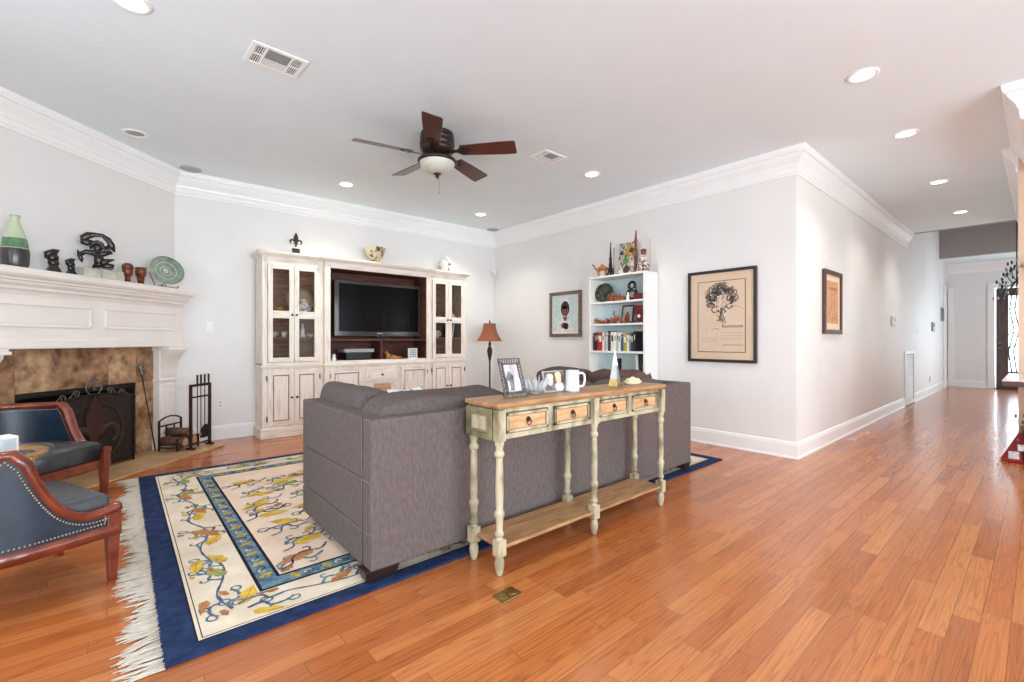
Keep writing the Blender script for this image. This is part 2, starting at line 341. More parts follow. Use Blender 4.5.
    def sweep(s, path, prof, m=0, caps=True):
        """Sweep a (distance from wall, height) profile along a plan path, mitred; the room is on the LEFT of the path."""
        N = len(path); nr = []
        for i in range(N-1):
            dx, dy = path[i+1][0]-path[i][0], path[i+1][1]-path[i][1]; l = math.hypot(dx, dy); nr.append((-dy/l, dx/l))
        rings = []
        for i in range(N):
            if i == 0: o = nr[0]
            elif i == N-1: o = nr[-1]
            else:
                a, b = nr[i-1], nr[i]; k = 1+a[0]*b[0]+a[1]*b[1]; o = ((a[0]+b[0])/k, (a[1]+b[1])/k)
            rings.append([s.pt((path[i][0]+o[0]*d, path[i][1]+o[1]*d, z)) for d, z in prof])
        n = len(prof)
        for i in range(N-1):
            for k in range(n): s.face([rings[i][k], rings[i+1][k], rings[i+1][(k+1) % n], rings[i][(k+1) % n]], m)
        if caps: s.face(rings[0], m); s.face(rings[-1][::-1], m)
        return s
    def build(s, name, mats, parent=None, bevel=0, loc=(0, 0, 0), rot=(0, 0, 0), smooth=False, seg=2):
        me = bpy.data.meshes.new(name); me.from_pydata(s.v, [], s.f)
        if isinstance(mats, str): mats = [mats]
        for k in mats: me.materials.append(M[k])
        me.polygons.foreach_set('material_index', s.m); me.polygons.foreach_set('use_smooth', [x or smooth for x in s.s])
        import bmesh
        bm = bmesh.new(); bm.from_mesh(me); bmesh.ops.recalc_face_normals(bm, faces=bm.faces); bm.to_mesh(me); bm.free()
        o = bpy.data.objects.new(name, me); COL.objects.link(o); o.location = loc; o.rotation_euler = rot
        if parent is not None: o.parent = parent
        if bevel:
            b = o.modifiers.new('edge', 'BEVEL'); b.width = bevel; b.segments = seg; b.limit_method = 'ANGLE'; b.angle_limit = rad(40)
        return o
def tag(o, label, cat, group=None, kind=None):
    o['label'] = label; o['category'] = cat
    if group: o['group'] = group
    if kind: o['kind'] = kind
    return o
def thing(name, label, cat, loc=(0, 0, 0), rz=0, group=None):
    o = bpy.data.objects.new(name, None); COL.objects.link(o); o.empty_display_size = .1
    o.location = loc; o.rotation_euler = (0, 0, rz); return tag(o, label, cat, group)
def single(name, mb, mats, label, cat, loc=(0, 0, 0), rz=0, group=None, bevel=0, rot=None):
    return tag(mb.build(name, mats, None, bevel, loc, rot or (0, 0, rz)), label, cat, group)
def struct(name, mb, mats, parent=None, bevel=0):
    o = mb.build(name, mats, parent, bevel)
    if parent is None: o['kind'] = 'structure'
    return o
def dup(root, loc, rz=None, label=None):
    def cp(o, par):
        c = o.copy(); COL.objects.link(c)
        if par is not None: c.parent = par
        for ch in list(o.children): cp(ch, c)
        return c
    r = cp(root, None); r.location = loc
    if rz is not None: r.rotation_euler = (0, 0, rz)
    if label: r['label'] = label
    return r
def clamp(x, a, b): return max(a, min(b, x))

# ------------------------------------------------------------------ room shell
XP, YH, YT = 5.04, 1.575, 6.32            # portrait wall, hallway wall, television wall
CF = (.47, 6.32)                            # corner where the fireplace wall starts
XL, YR, H = -1.6, -3.2, 3.05
SE = (CF[0]-XL)/.70711                      # length of the fireplace wall
def fw(s, off, z=0): return (CF[0]-.70711*s+.70711*off, CF[1]-.70711*s-.70711*off, z)
struct('floor', MB().box(-3, -4, -.1, 18, 7.2, 0), 'oak_floor')
struct('ceiling', MB().box(-2, -3.5, H, 10.6, 6.6, H+.12).box(14.75, -1.0, 3.08, 16.4, 1.8, 3.2).box(10.5, -1.2, 5.6, 14.8, 1.8, 5.7), 'ceiling_paint')
struct('wall_far', MB().box(.35, YT, 0, XP+.15, YT+.15, H), 'wall_paint')
struct('wall_right', MB().box(XP, YH+.15, 0, XP+.15, YT, H), 'wall_paint')
struct('wall_hall_left', MB().box(XP, YH, 0, 10.6, YH+.15, H).box(10.6, YH, 0, 16.2, YH+.15, 5.6), 'wall_paint')
struct('wall_hall_end', MB().box(16.0, .74, 0, 16.15, YH, 3.1).box(16.0, -1.0, 2.42, 16.15, .74, 3.1).box(16.0, -1.0, 0, 16.15, -.28, 2.42), 'wall_paint')
struct('wall_foyer', MB().box(14.6, -1.0, 3.08, 14.75, YH, 5.6).box(10.6, -1.0, H, 10.72, YH, 5.6), 'foyer_shade_grey')
struct('wall_hall_right', MB().box(6.75, 0, 0, 10.6, .15, H).box(10.6, -1.0, 0, 10.75, .15, 5.6).box(10.6, -1.15, 0, 11.7, -1.0, 5.6).box(14.3, -1.15, 0, 16.15, -1.0, 5.6).box(11.7, -1.15, 2.6, 14.3, -1.0, 5.6), 'wall_paint')  # foyer side gap is added, out of view, to let the fill lamp in
struct('wall_dining', MB().box(6.6, YR, 0, 6.75, .15, H), 'beige_paint')
struct('wall_header', MB().box(XP, YR, 2.79, XP+.15, .09, H).box(XP+.15, -.06, 2.79, 6.6, .09, H), 'wall_paint')
ang = Matrix.Translation((CF[0], CF[1], 0)) @ Matrix.Rotation(rad(225), 4, 'Z')
struct('wall_fireplace', MB(ang).box(-.1, -.12, 0, .5, 0, H).box(.5, -.12, .75, 1.57, 0, H).box(1.57, -.12, 0, SE+.1, 0, H), 'wall_paint')
def wall_with_windows(name, horizontal, c0, c1, at, wins, z0=.35, z1=2.5):
    mb = MB(); t = -.15
    def bx(a, b, za, zb):
        if horizontal: mb.box(a, at+t, za, b, at, zb)
        else: mb.box(at+t, a, za, at, b, zb)
    cur = c0
    for c, wd in sorted(wins):
        bx(cur, c-wd/2, 0, H); bx(c-wd/2, c+wd/2, 0, z0); bx(c-wd/2, c+wd/2, z1, H); cur = c+wd/2
    bx(cur, c1, 0, H); struct(name, mb, 'wall_paint')
    for i, (c, wd) in enumerate(wins):
        f = MB()
        def fb(a, b, za, zb, d=.03):
            if horizontal: f.box(a, at-.09, za, b, at+d, zb)
            else: f.box(at-.09, a, za, at+d, b, zb)
        for a, b, za, zb in [(c-wd/2, c-wd/2+.07, z0, z1), (c+wd/2-.07, c+wd/2, z0, z1), (c-wd/2, c+wd/2, z1-.07, z1), (c-wd/2, c+wd/2, z0, z0+.07)]: fb(a, b, za, zb)
        fb(c-.02, c+.02, z0, z1, -.02); fb(c-wd/2, c+wd/2, 1.5, 1.54, -.02)
        struct('window_%d' % (i+1+(0 if horizontal else 3)), f, 'trim_paint')
wall_with_windows('wall_rear', True, -2, 6.75, YR, WIN_REAR)
wall_with_windows('wall_left', False, YR, CF[1]-SE*.70711, XL, WIN_LEFT)
# crown moulding and baseboards (room on the left of every path)
CR = [(0, 2.795), (.014, 2.795), (.014, 2.815), (.02, 2.825), (.02, 2.865), (.03, 2.88), (.034, 2.90), (.05, 2.925), (.072, 2.955), (.082, 2.975), (.082, 2.985), (.098, 2.99), (.098, 3.0), (.104, 3.01), (.108, 3.025), (.108, H), (0, H)]
struct('trim_1', MB().sweep([(10.6, YH), (XP, YH), (XP, YT), CF, (XL, CF[1]-SE*.70711), (XL, YR)], CR), 'trim_paint')
struct('trim_2', MB().sweep([(XP, YR), (XP, .09), (6.6, .09)], CR).sweep([(6.6, .15), (10.6, .15)], CR), 'trim_paint')
BB = [(0, 0), (.022, 0), (.022, .015), (.016, .022), (.016, .135), (.012, .142), (.010, .158), (.004, .165), (0, .165)]
struct('baseboard_hall', MB().sweep([(10.38, YH), (XP, YH), (XP, YT), (CF[0], YT), fw(.06, 0)[:2]], BB), 'trim_paint')
struct('baseboard_hall_far', MB().sweep([(15.95, YH), (11.28, YH)], BB).sweep([(16.0, .86), (16.0, YH)], BB), 'trim_paint')
struct('baseboard_left', MB().sweep([fw(2.02, 0)[:2], (XL, CF[1]-SE*.70711), (XL, YR)], BB), 'trim_paint')
struct('baseboard_dining', MB().sweep([(6.6, YR), (6.6, .15), (10.6, .15)], BB), 'trim_paint')
struct('trim_3', MB().sweep([(16.0, -1.0), (16.0, YH)], [(d, z+.03) for d, z in CR]), 'trim_paint')
struct('trim_4', MB().box(15.955, 1.44, 0, 15.999, 1.56, 2.5).box(15.3, YH-.045, 0, 15.42, YH-.001, 2.5).box(15.955, .74, 0, 15.999, .86, 2.42).box(15.955, -.4, 2.42, 15.999, .86, 2.54), 'trim_paint', bevel=.006)
# front door at the end of the hall
dr = struct('door_1', MB().box(16.02, .52, 0, 16.07, .72, 2.4).box(16.02, -.26, 0, 16.07, -.08, 2.4).box(16.02, -.08, 0, 16.07, .52, .42).box(16.02, -.08, 2.22, 16.07, .52, 2.4), 'door_wood', bevel=.008)
MB().box(16.04, -.08, .42, 16.05, .52, 2.22).build('door_glass', 'textured_glass', dr)
c_ = MB()
for z in (.7, 1.0, 1.3, 1.6, 1.9): c_.tube([(16.035, -.08, z), (16.033, .1, z+.04), (16.035, .22, z-.03), (16.033, .38, z+.05), (16.035, .52, z)], .014, 6)
for y in (.05, .14, .22, .30, .39, .47): c_.tube([(16.035, y, .42), (16.033, y+.05, .9), (16.033, y-.04, 1.4), (16.035, y+.03, 1.9), (16.035, y, 2.22)], .014, 6)
for z in (.85, 1.45, 2.05): c_.tube([(16.033, .22+.09*math.cos(a*PI/8), z+.12*math.sin(a*PI/8)) for a in range(16)], .014, 6, closed=True)
c_.build('door_caming', 'lead_came', dr)
c_ = MB(); c_.lathe([(.03, 0), (.03, .012), (.012, .02), (.012, .05), (.028, .055), (.03, .075), (.015, .085)], n=14)
for z in (.98, 1.1):
    c_.build('door_handle', 'pewter', dr, loc=(16.02, .66, z), rot=(0, -PI/2, 0))
struct('trim_5', MB().box(15.94, -.26, 0, 16.02, .74, .02), 'dark_wood')

# ------------------------------------------------------------------ ceiling things
def recessed(loc, label, on=True, power=11):
    t = thing('recessed_light', label, 'ceiling light', loc, 0, 'recessed ceiling lights')
    MB().lathe([(.095, 0), (.095, -.006), (.085, -.010), (.072, -.008), (.066, -.001), (.066, 0)], n=32, cap=False).build('trim_ring', 'trim_paint', t)
    MB().lathe([(.066, -.001), (.045, -.004), (.001, -.006)], n=24).build('lens', 'lamp_glow' if on else 'speaker_grille', t)
    if on:
        l = bpy.data.lights.new('spot', 'SPOT'); l.energy = power*4; l.spot_size = rad(125); l.spot_blend = .8; l.color = (1, .96, .90); l.shadow_soft_size = .06
        o = bpy.data.objects.new('downlight', l); COL.objects.link(o); o.parent = t; o.location = (0, 0, -.02)
    return t
Z0 = H
recessed((.05, 3.3, Z0), 'glowing recessed light at upper left corner, nearest the fireplace wall', power=16)
recessed((2.08, 5.48, Z0), 'glowing recessed light above the media cabinet, left of two there', power=20)
recessed((4.10, 5.48, Z0), 'glowing recessed light near the corner above the floor lamp', power=20)
recessed((4.06, 3.33, Z0), 'glowing recessed light between small ceiling vent and bookcase wall')
recessed((4.00, .83, Z0), 'largest looking glowing recessed light before the hallway', power=10)
recessed((5.43, .81, Z0), 'second glowing recessed light along the hallway ceiling', power=14)
recessed((7.38, .80, Z0), 'third glowing recessed light along the hallway ceiling', power=14)
recessed((9.36, .78, Z0), 'farthest glowing recessed light, by the end of hallway ceiling', power=14)
recessed((.11, 5.38, Z0), 'unlit grey recessed light near crown moulding over the mantel', on=False)
def speaker(loc, label):
    single('ceiling_speaker', MB().lathe([(.10, 0), (.10, -.006), (.092, -.010), (.001, -.012)], n=32), 'speaker_grille', label, 'speaker', loc, 0, 'flush ceiling speakers')
speaker((.60, 6.10, Z0), 'round grey flush ceiling speaker at fireplace end of crown moulding')
speaker((4.82, 6.10, Z0), 'round grey flush ceiling speaker in corner above the floor lamp')
# supply vents
def vent(loc, label, sx=.335, sy=.265, rz=0):
    t = thing('ceiling_vent', label, 'vent', loc, rz, 'ceiling air vents'); a, b = sx/2, sy/2
    MB().box(-a, -b, -.008, a, -b+.028, 0).box(-a, b-.028, -.008, a, b, 0).box(-a, -b+.0281, -.008, -a+.028, b-.0281, 0).box(a-.028, -b+.0281, -.008, a, b-.0281, 0).box(-a*.52, -b+.0282, -.007, -a*.42, b-.0282, -.001).box(a*.42, -b+.0282, -.007, a*.52, b-.0282, -.001).box(-a+.0282, -.006, -.0068, -a*.5201, .006, -.001).box(a*.5201, -.006, -.0068, a-.0282, .006, -.001).build('frame', 'trim_paint', t, .002)
    MB().box(-a+.02, -b+.02, -.0025, a-.02, b-.02, -.001).build('duct', 'dark_grey', t)
    for s in (-1, 1):
        q = MB()
        for k in range(4):
            x = s*(a*.57+k*a*.075); q.taper(x, 0, -.006, .0045, sy-.06, -.003, .0045, sy-.06)
        q.build('louvre_bank', 'trim_paint', t)
    for part_ in (0, 1):
      q = MB()
      for k in (range(5), range(5, 9))[part_]:
        y = -b+.035+k*(sy-.07)/8; q.taper(0, y, -.0075, a*.83, .016 if y > 0 else .012, -.003, a*.83, .006, dy=-.004)
      q.build('louvre_bank', ('grey_plastic', 'trim_paint')[part_], t)
vent((.80, 3.36, Z0), 'large white ceiling vent with louvres near the fan', rz=rad(2))
vent((3.34, 3.31, Z0), 'small white ceiling vent right of the fan blades', .31, .24)
# ceiling fan
fan = thing('ceiling_fan', 'bronze ceiling fan with five dark red brown blades and bowl light', 'ceiling fan', (2.2, 3.6, Z0))
MB().lathe([(.001, 0), (.145, 0), (.15, -.02), (.142, -.028), (.15, -.036), (.155, -.06), (.143, -.07), (.155, -.08), (.158, -.11), (.143, -.12), (.155, -.13), (.152, -.16), (.12, -.185), (.07, -.2), (.001, -.2)], n=36, cap=False).build('motor_housing', 'bronze', fan)
MB().lathe([(.06, -.195), (.10, -.215), (.165, -.235), (.178, -.25), (.178, -.262), (.160, -.268), (.05, -.268)], n=36).build('light_ring', 'bronze', fan)
MB().lathe([(.158, -.268), (.150, -.30), (.125, -.33), (.085, -.352), (.04, -.363), (.001, -.365)], n=36, cap=False).build('glass_bowl', 'alabaster', fan)
MB().lathe([(.001, -.355), (.034, -.358), (.036, -.368), (.020, -.376), (.018, -.39), (.008, -.40), (.004, -.415), (.001, -.415)], n=18, cap=False).build('finial', 'bronze', fan)
MB().tube([(0.02, 0, -.39), (.02, 0, -.52)], .0016, 6).ell((.02, 0, -.53), .005, .005, .012, 8, 6).build('pull_chain', 'brass', fan)
for k in range(5):
    a = rad(23.5+72*k); T = Matrix.Rotation(a, 4, 'Z') @ Matrix.Rotation(rad(-15), 4, 'X')
    q = MB(T)
    out = [(.23, -.064), (.40, -.074), (.60, -.083), (.71, -.084), (.73, -.074), (.73, .074), (.71, .084), (.60, .083), (.40, .074), (.23, .064)]
    q.prism(out, -.193, -.186); b = q.build('blade', 'fan_wood', fan, .002)
    q = MB(T); q.prism([(.12, -.02), (.2, -.016), (.23, -.045), (.30, -.035), (.33, 0), (.30, .035), (.23, .045), (.2, .016), (.12, .02)], -.2, -.193)
    for x, y in ((.25, -.022), (.25, .022), (.295, 0)): q.lathe([(.007, -.206), (.007, -.2)], x, y, 10)
    q.build('blade_iron', 'bronze', b)

# ------------------------------------------------------------------ fireplace (local x runs along the wall away from the corner, y out of the wall)
FP = thing('fireplace', 'white corner fireplace mantel with brown stone surround on the angled wall', 'fireplace', (CF[0], CF[1], 0), rad(225))
q = MB()
def tile(x0, x1, z0, z1, m): q.box(x0+.0015, .001, z0+.0015, x1-.0015, .030, z1-.0015, m)
for x0, x1, m in [(.3, .51, 0), (.51, .80, 1), (.80, 1.27, 0), (1.27, 1.56, 1), (1.56, 1.78, 0)]: tile(x0, x1, .745, 1.10, m)
for z0, z1, m in [(0, .25, 1), (.25, .5, 0), (.5, .745, 1)]: tile(.3, .51, z0, z1, m); tile(1.56, 1.78, z0, z1, 1-m)
q.box(.3, 0, 0, .51, .026, 1.1, 0).box(1.56, 0, 0, 1.78, .026, 1.1, 0).box(.51, 0, .745, 1.56, .026, 1.1, 0)
q.build('stone_surround', ['stone', 'stone_light'], FP, .002)
q = MB()
q.box(.5, -.5, -.005, 1.57, -.49, .8).box(.49, -.5, 0, .51, .0, .8).box(1.56, -.5, 0, 1.58, 0, .8).box(.5, -.5, .74, 1.57, 0, .8).box(.5, -.5, 0, 1.57, 0, .006)
q.build('firebox', 'soot', FP)
MB().box(.51, .0, .70, 1.56, .022, .74).box(.515, .01, 0, .53, .022, .7).box(1.54, .01, 0, 1.555, .022, .7).build('firebox_frame', 'black_plastic', FP)
MB().prism([(-.06, .01), (.02, .60), (2.05, .55), (2.17, .01)], .001, .02).build('hearth', 'hearth_stone', FP, .004)
def leg(x0, x1, inner):
    q = MB()
    q.box(x0, .001, 0, x1, .10, 1.06); q.box(x0-.015, .001, 0, x1+.015, .115, .13); q.box(x0+.03, .09, .18, x1-.03, .108, .70)
    q.box(x0-.01, .001, .735, x1+.01, .115, .755)
    prof = [(.10, .765), (.112, .80), (.118, .85), (.13, .90), (.152, .955), (.18, 1.0), (.205, 1.03), (.215, 1.06), (.001, 1.06), (.001, .765)]
    q.prism(prof, x0+.01, x1-.01, 'x'); q.box(x0-.02, .001, 1.06, x1+.02, .235, 1.085); q.box(x0-.01, .001, 1.085, x1+.01, .225, 1.102)
    q.build('leg', 'mantel_paint', FP, .003)
leg(.10, .31, 1); leg(1.76, 1.97, 0)
q = MB(); q.box(.085, .001, 1.10, 1.985, .165, 1.555); q.box(.075, .001, 1.105, 1.995, .178, 1.17)
q.prism([(.001, 1.515), (.17, 1.515), (.176, 1.53), (.186, 1.545), (.20, 1.555), (.205, 1.575), (.222, 1.588), (.232, 1.60), (.232, 1.612), (.25, 1.618), (.25, 1.634), (.001, 1.634)], .085, 1.985, 'x')
q.build('frieze', 'mantel_paint', FP, .002)
for x0, x1 in ((.17, .965), (1.09, 1.885)):
    q = MB(); z0, z1, y = 1.268, 1.455, .165
    for a, b, c, d in [(x0, x1, z0, z0+.018), (x0, x1, z1-.018, z1), (x0, x0+.018, z0, z1), (x1-.018, x1, z0, z1)]: q.box(a, y, c, b, y+.012, d)
    q.box(x0+.03, y, z0+.03, x1-.03, y+.004, z1-.03)
    q.build('panel_moulding', 'mantel_paint', FP, .003)
MB().prism([(.001, 1.634), (.258, 1.634), (.278, 1.648), (.288, 1.662), (.288, 1.70), (.275, 1.71), (.001, 1.71)], .068, 2.0, 'x').build('mantel_shelf', 'mantel_paint', FP, .003)
ZM = 1.7105
# tall vase
q = MB(); prof = [(.060, 0), (.062, .004), (.067, .03), (.0705, .08), (.0705, .13), (.068, .15), (.067, .155), (.064, .185), (.058, .225), (.056, .23), (.045, .28), (.034, .32), (.0255, .35), (.023, .37), (.0235, .39), (.027, .41), (.0225, .41), (.019, .38), (.02, .30)]
q.lathe(prof, n=36, cap=True, mats=[0, 0, 0, 0, 0, 1, 2, 2, 2, 1, 2+1, 3, 3, 3, 3, 3, 3, 3])
single('vase', q, ['vase_dark', 'vase_pale', 'vase_green', 'vase_pale'], 'tall bottle vase, pale green neck over dark base, on mantel', 'vase', fw(1.655, .15, ZM)); bpy.data.objects['vase'].scale = (1.13, 1.13, .97)
def bust(label, s, off, h, rz):
    q = MB(); k = h/.16
    q.taper(0, 0, 0, .085*k, .05*k, .055*k, .035*k, .03*k).ell((0, 0, .07*k), .03*k, .022*k, .03*k, 12, 8)
    q.ell((.004*k, 0, .105*k), .032*k, .026*k, .034*k, 14, 10)
    q.tube([(.034*k, 0, .095*k), (.028*k, 0, .125*k), (-.005*k, 0, .145*k), (-.03*k, 0, .16*k)], [.01*k, .024*k, .022*k, .004*k], 10)
    return single('carved_bust', q, 'carved_black', label, 'figurine', fw(s, off, ZM), rz, 'small black figurines on the mantel')
bust('taller black carved bust with pointed cap on mantel beside the vase', 1.385, .15, .195, rad(200))
bust('shorter black carved bust on mantel next to the marble blocks', 1.245, .15, .145, rad(215))
# marble blocks and openwork sculpture
single('stone_block', MB().box(-.072, -.06, 0, .072, .06, .085), 'marble_block', 'pale stone block on mantel beside the black busts, left of its pair', 'stone block', fw(1.108, .14, ZM), rad(225), 'pale stone blocks under the sculpture', .003)
single('stone_block', MB().box(-.107, -.065, 0, .107, .065, .090), 'marble_block', 'wider pale stone block on mantel carrying the openwork sculpture', 'stone block', fw(.925, .14, ZM), rad(225), 'pale stone blocks under the sculpture', .003)
q = MB(); K_ = .0014
def blade(pts, thick, y=0.0, th=.62):
    q.tube([((px-650)*K_, y, (455-pz)*K_) for px, pz in pts], [t*K_ for t in thick], 10, thin=th)
blade([(548, 300), (556, 268), (585, 246), (630, 236), (675, 238), (712, 262), (735, 300), (752, 335)], [10, 26, 24, 14, 13, 20, 24, 6])
blade([(545, 262), (556, 285), (585, 292), (615, 280)], [8, 24, 22, 8])
blade([(600, 330), (612, 292), (640, 280), (672, 292), (684, 322), (668, 345), (630, 348)], [9, 13, 12, 12, 14, 16, 12])
q.ell((-.01, .004, (455-316)*K_), .040, .020, .040, 16, 10)
blade([(521, 342), (533, 372), (545, 400), (549, 420)], [3, 16, 15, 3]); blade([(533, 372), (570, 350), (605, 352), (640, 358), (690, 352), (735, 345)], [14, 15, 18, 24, 18, 4])
blade([(640, 350), (652, 385), (650, 410), (630, 440)], [26, 34, 34, 12]); blade([(612, 446), (650, 420), (700, 398), (752, 385)], [8, 26, 15, 4])
blade([(668, 440), (700, 428), (735, 432), (748, 420)], [14, 20, 20, 6]); blade([(700, 300), (712, 330), (738, 350)], [14, 13, 6])
q.box((625-650)*K_, -.03, -.0005, (735-650)*K_, .03, .012)
single('abstract_sculpture', q, 'carved_black', 'black openwork abstract sculpture standing on pale stone block on mantel', 'sculpture', fw(1.01, .15, ZM+.091), rad(2)); bpy.data.objects['abstract_sculpture'].scale = (.76, 1, 1)
q = MB(); q.taper(0, 0, 0, .085, .07, .014, .085, .07); q.lathe([(.022, .012), (.02, .04), (.022, .055)], n=14)
q.ell((0, 0, .095), .040, .038, .05, 18, 12); q.ell((0, 0, .128), .046, .044, .034, 18, 10); q.taper(0, .04, .08, .014, .012, .105, .008, .012)
q.ell((-.016, .034, .108), .008, .006, .004, 8, 6).ell((.016, .034, .108), .008, .006, .004, 8, 6).ell((0, .036, .068), .012, .007, .005, 8, 6)
single('portrait_bust', q, 'carved_red', 'red brown carved wooden head on neck and square foot, on mantel', 'figurine', fw(.725, .15, ZM), rad(225)); bpy.data.objects['portrait_bust'].scale = (1.05, 1.05, 1.22)
q = MB(); q.taper(0, 0, 0, .075, .06, .012, .075, .06)
for x in (-.026, .026): q.tube([(x, 0, .012), (x*1.1, 0, .04), (x*1.15, 0, .075)], [.007, .009, .012], 8)
q.lathe([(.018, .012), (.016, .05), (.02, .07), (.042, .08), (.046, .12), (.045, .155), (.038, .155), (.036, .10)], n=20)
single('carved_goblet', q, 'carved_red', 'red brown carved wooden drum on three legs beside the green plate', 'figurine', fw(.585, .15, ZM), rad(225)); bpy.data.objects['carved_goblet'].scale = (1, 1, 1.12)
st = thing('plate_stand', 'low dark wooden stand holding the green plate on mantel', 'stand', fw(.31, .15, ZM), rad(225))
MB().box(-.115, -.03, .006, .115, -.018, .02).box(-.115, .04, .004, .115, .052, .018).build('rail', 'carved_red', st, .002)
for x in (-.10, .10): MB().tube([(x, -.09, .01), (x, -.03, .008), (x, .05, .008), (x, .07, .02), (x, .075, .035)], [.006, .007, .007, .006, .005], 8).tube([(x*.7, -.03, .01), (x*.7, -.10, .16)], .004, 8).build('arm', 'carved_red', st)
q = MB(); q.lathe([(.001, 0), (.06, .0), (.10, .014), (.15, .03), (.178, .042), (.180, .047), (.150, .037), (.112, .022), (.104, .020), (.062, .008), (.055, .008), (.03, .011), (.001, .008)], n=48, cap=False, mats=[0, 0, 0, 0, 1, 0, 0, 2, 0, 2, 0, 2])
single('plate', q, ['plate_green', 'plate_blue', 'plate_ring'], 'large green glazed plate with pale rings propped at right end of mantel', 'plate', fw(.31, .165, ZM+.178), 0, rot=(rad(-76), 0, rad(205)))
bpy.data.objects['plate'].scale = (.90, .84, .9)

# ------------------------------------------------------------------ hearth tools
SCR = thing('fire_screen', 'dark iron fire screen with fleur-de-lis emblem in front of the firebox', 'fire screen', fw(1.07, .17, .0205), rad(225))
hw, ht = .39, .62
MB().box(-hw, -.008, 0, -hw+.016, .008, ht).box(hw-.016, -.008, 0, hw, .008, ht).box(-hw, -.008, .02, hw, .008, .036).tube([(-hw, 0, ht-.0), (-hw*.5, 0, ht+.035), (0, 0, ht+.05), (hw*.5, 0, ht+.035), (hw, 0, ht)], .009, 8).build('frame', 'iron', SCR)
pl = [(-hw, .03)] + [(x, ht+.05-.05*(x/hw)**2) for x in [hw*(k/6-1) for k in range(13)]] + [(hw, .03)]
MB().prism(pl, -.001, .001, 'y').build('mesh_panel', 'mesh_screen', SCR)
for s in (-1, 1):
    T = Matrix.Translation((s*hw, 0, 0)) @ Matrix.Rotation(rad(-55*s if s < 0 else 180+55), 4, 'Z')
    wq = MB(T)
    wq.box(-.14, -.006, 0, -.128, .006, ht).box(-.14, -.006, .02, 0, .006, .034).box(-.14, -.006, ht-.014, 0, .006, ht)
    fr = wq.build('wing_frame', 'iron', SCR)
    MB(T).box(-.13, -.001, .03, 0, .001, ht-.01).build('wing_mesh', 'mesh_screen', fr)
    for z, d in ((.16, 1), (.26, -1), (.36, 1), (.46, -1)):
        MB(T).tube([(-.066+d*.03*math.cos(a*.55)*(1-a/16), .004, z+.035*math.sin(a*.55)*(1-a/18)) for a in range(14)], .004, 6).build('wing_scroll', 'scroll_iron', fr)
q = MB(); q.tube([(.27*math.cos(k*PI/20), .006, .33+.26*math.sin(k*PI/20)) for k in range(40)], .006, 6, closed=True)
q.build('ring', 'iron_brown', SCR)
def fleur(mb, cx, cz, s, y0, y1):
    mb.prism([(cx+x*s, cz+z*s) for x, z in [(0, 1.0), (.10, .82), (.21, .58), (.24, .42), (.20, .22), (.10, .0), (.06, -.12), (-.06, -.12), (-.10, .0), (-.20, .22), (-.24, .42), (-.21, .58), (-.10, .82)]], y0, y1, 'y')
    for d in (-1, 1):
        pts = []
        for k in range(15):
            a = rad(200-k*17); pts.append((cx+d*(.40-.30*math.cos(PI-a)*1.0)*s, (y0+y1)/2, cz+(-.05+.27*math.sin(a))*s))
        pts = [(cx+d*(.10)*s, (y0+y1)/2, cz-.10*s), (cx+d*.14*s, (y0+y1)/2, cz+.05*s), (cx+d*.25*s, (y0+y1)/2, cz+.19*s), (cx+d*.42*s, (y0+y1)/2, cz+.22*s), (cx+d*.56*s, (y0+y1)/2, cz+.12*s), (cx+d*.60*s, (y0+y1)/2, cz-.04*s), (cx+d*.52*s, (y0+y1)/2, cz-.17*s), (cx+d*.42*s, (y0+y1)/2, cz-.16*s)]
        mb.tube(pts, [x*s for x in (.05, .07, .09, .10, .10, .085, .06, .03)], 8, thin=.35)
    mb.box(cx-.20*s, y0, cz-.22*s, cx+.20*s, y1, cz-.12*s)
    mb.prism([(cx+x*s, cz+z*s) for x, z in [(-.06, -.22), (.06, -.22), (.10, -.36), (0, -.52), (-.10, -.36)]], y0, y1, 'y')
q = MB(); fleur(q, 0, .30, .36, .004, .014); q.build('fleur_emblem', 'iron_brown', SCR)
q = MB(); fleur(q, 0, ht+.125, .085, -.004, .004)
q.tube([(.07*math.cos(k*PI/12), 0, ht+.115+.07*math.sin(k*PI/12)) for k in range(24)], .005, 6, closed=True)
for d in (-1, 1):
    for cx in (.15, .26):
        q.tube([(d*(cx+(.032-.0018*a)*math.cos(a*.6)), 0, ht+.07-(cx-.15)*.25+(.032-.0018*a)*math.sin(a*.6)) for a in range(15)], .004, 6)
        q.tube([(d*(cx+.03), 0, ht+.07-(cx-.15)*.2), (d*(cx+.05), 0, ht+.05-(cx-.15)*.2), (d*(cx+.075), 0, ht+.03-(cx-.15)*.3)], .004, 6)
q.build('crest', 'scroll_iron', SCR)
# log inside the firebox
q = MB(); q.tube([(-.24, 0, .06), (0, .01, .065), (.24, 0, .06)], [.055, .058, .052], 12)
single('fire_log', q, 'bark', 'charred log lying in the dark firebox behind the screen', 'log', fw(.92, -.22, .0065), rad(225+6))
# long brass poker leaning by the surround
q = MB(); q.tube([(0, 0, 0), (-.02, -.02, .01), (-.005, -.005, .05), (.0, .0, .30), (.0, .0, .66)], [.004, .005, .006, .006, .007], 8)
pk = thing('fireplace_poker', 'long thin fire poker with brass handle leaning beside the surround', 'fireplace tool', fw(.385, .125, .021), rad(225))
T = Matrix.Rotation(rad(7), 4, 'Y') @ Matrix.Rotation(rad(4.2), 4, 'X')
MB(T).tube([(0, 0, .004), (0, 0, .4), (0, 0, .80)], .006, 8).build('shaft', 'bronze', pk)
MB(T).tube([(0, 0, .78), (0, 0, .81), (0, 0, .84), (0, 0, .88), (0.012, 0, .91)], [.008, .014, .012, .018, .006], 10).tube([(0, 0, .895), (-.06, .03, .885), (-.10, .05, .90)], [.007, .006, .003], 8).build('handle', 'pewter', pk)
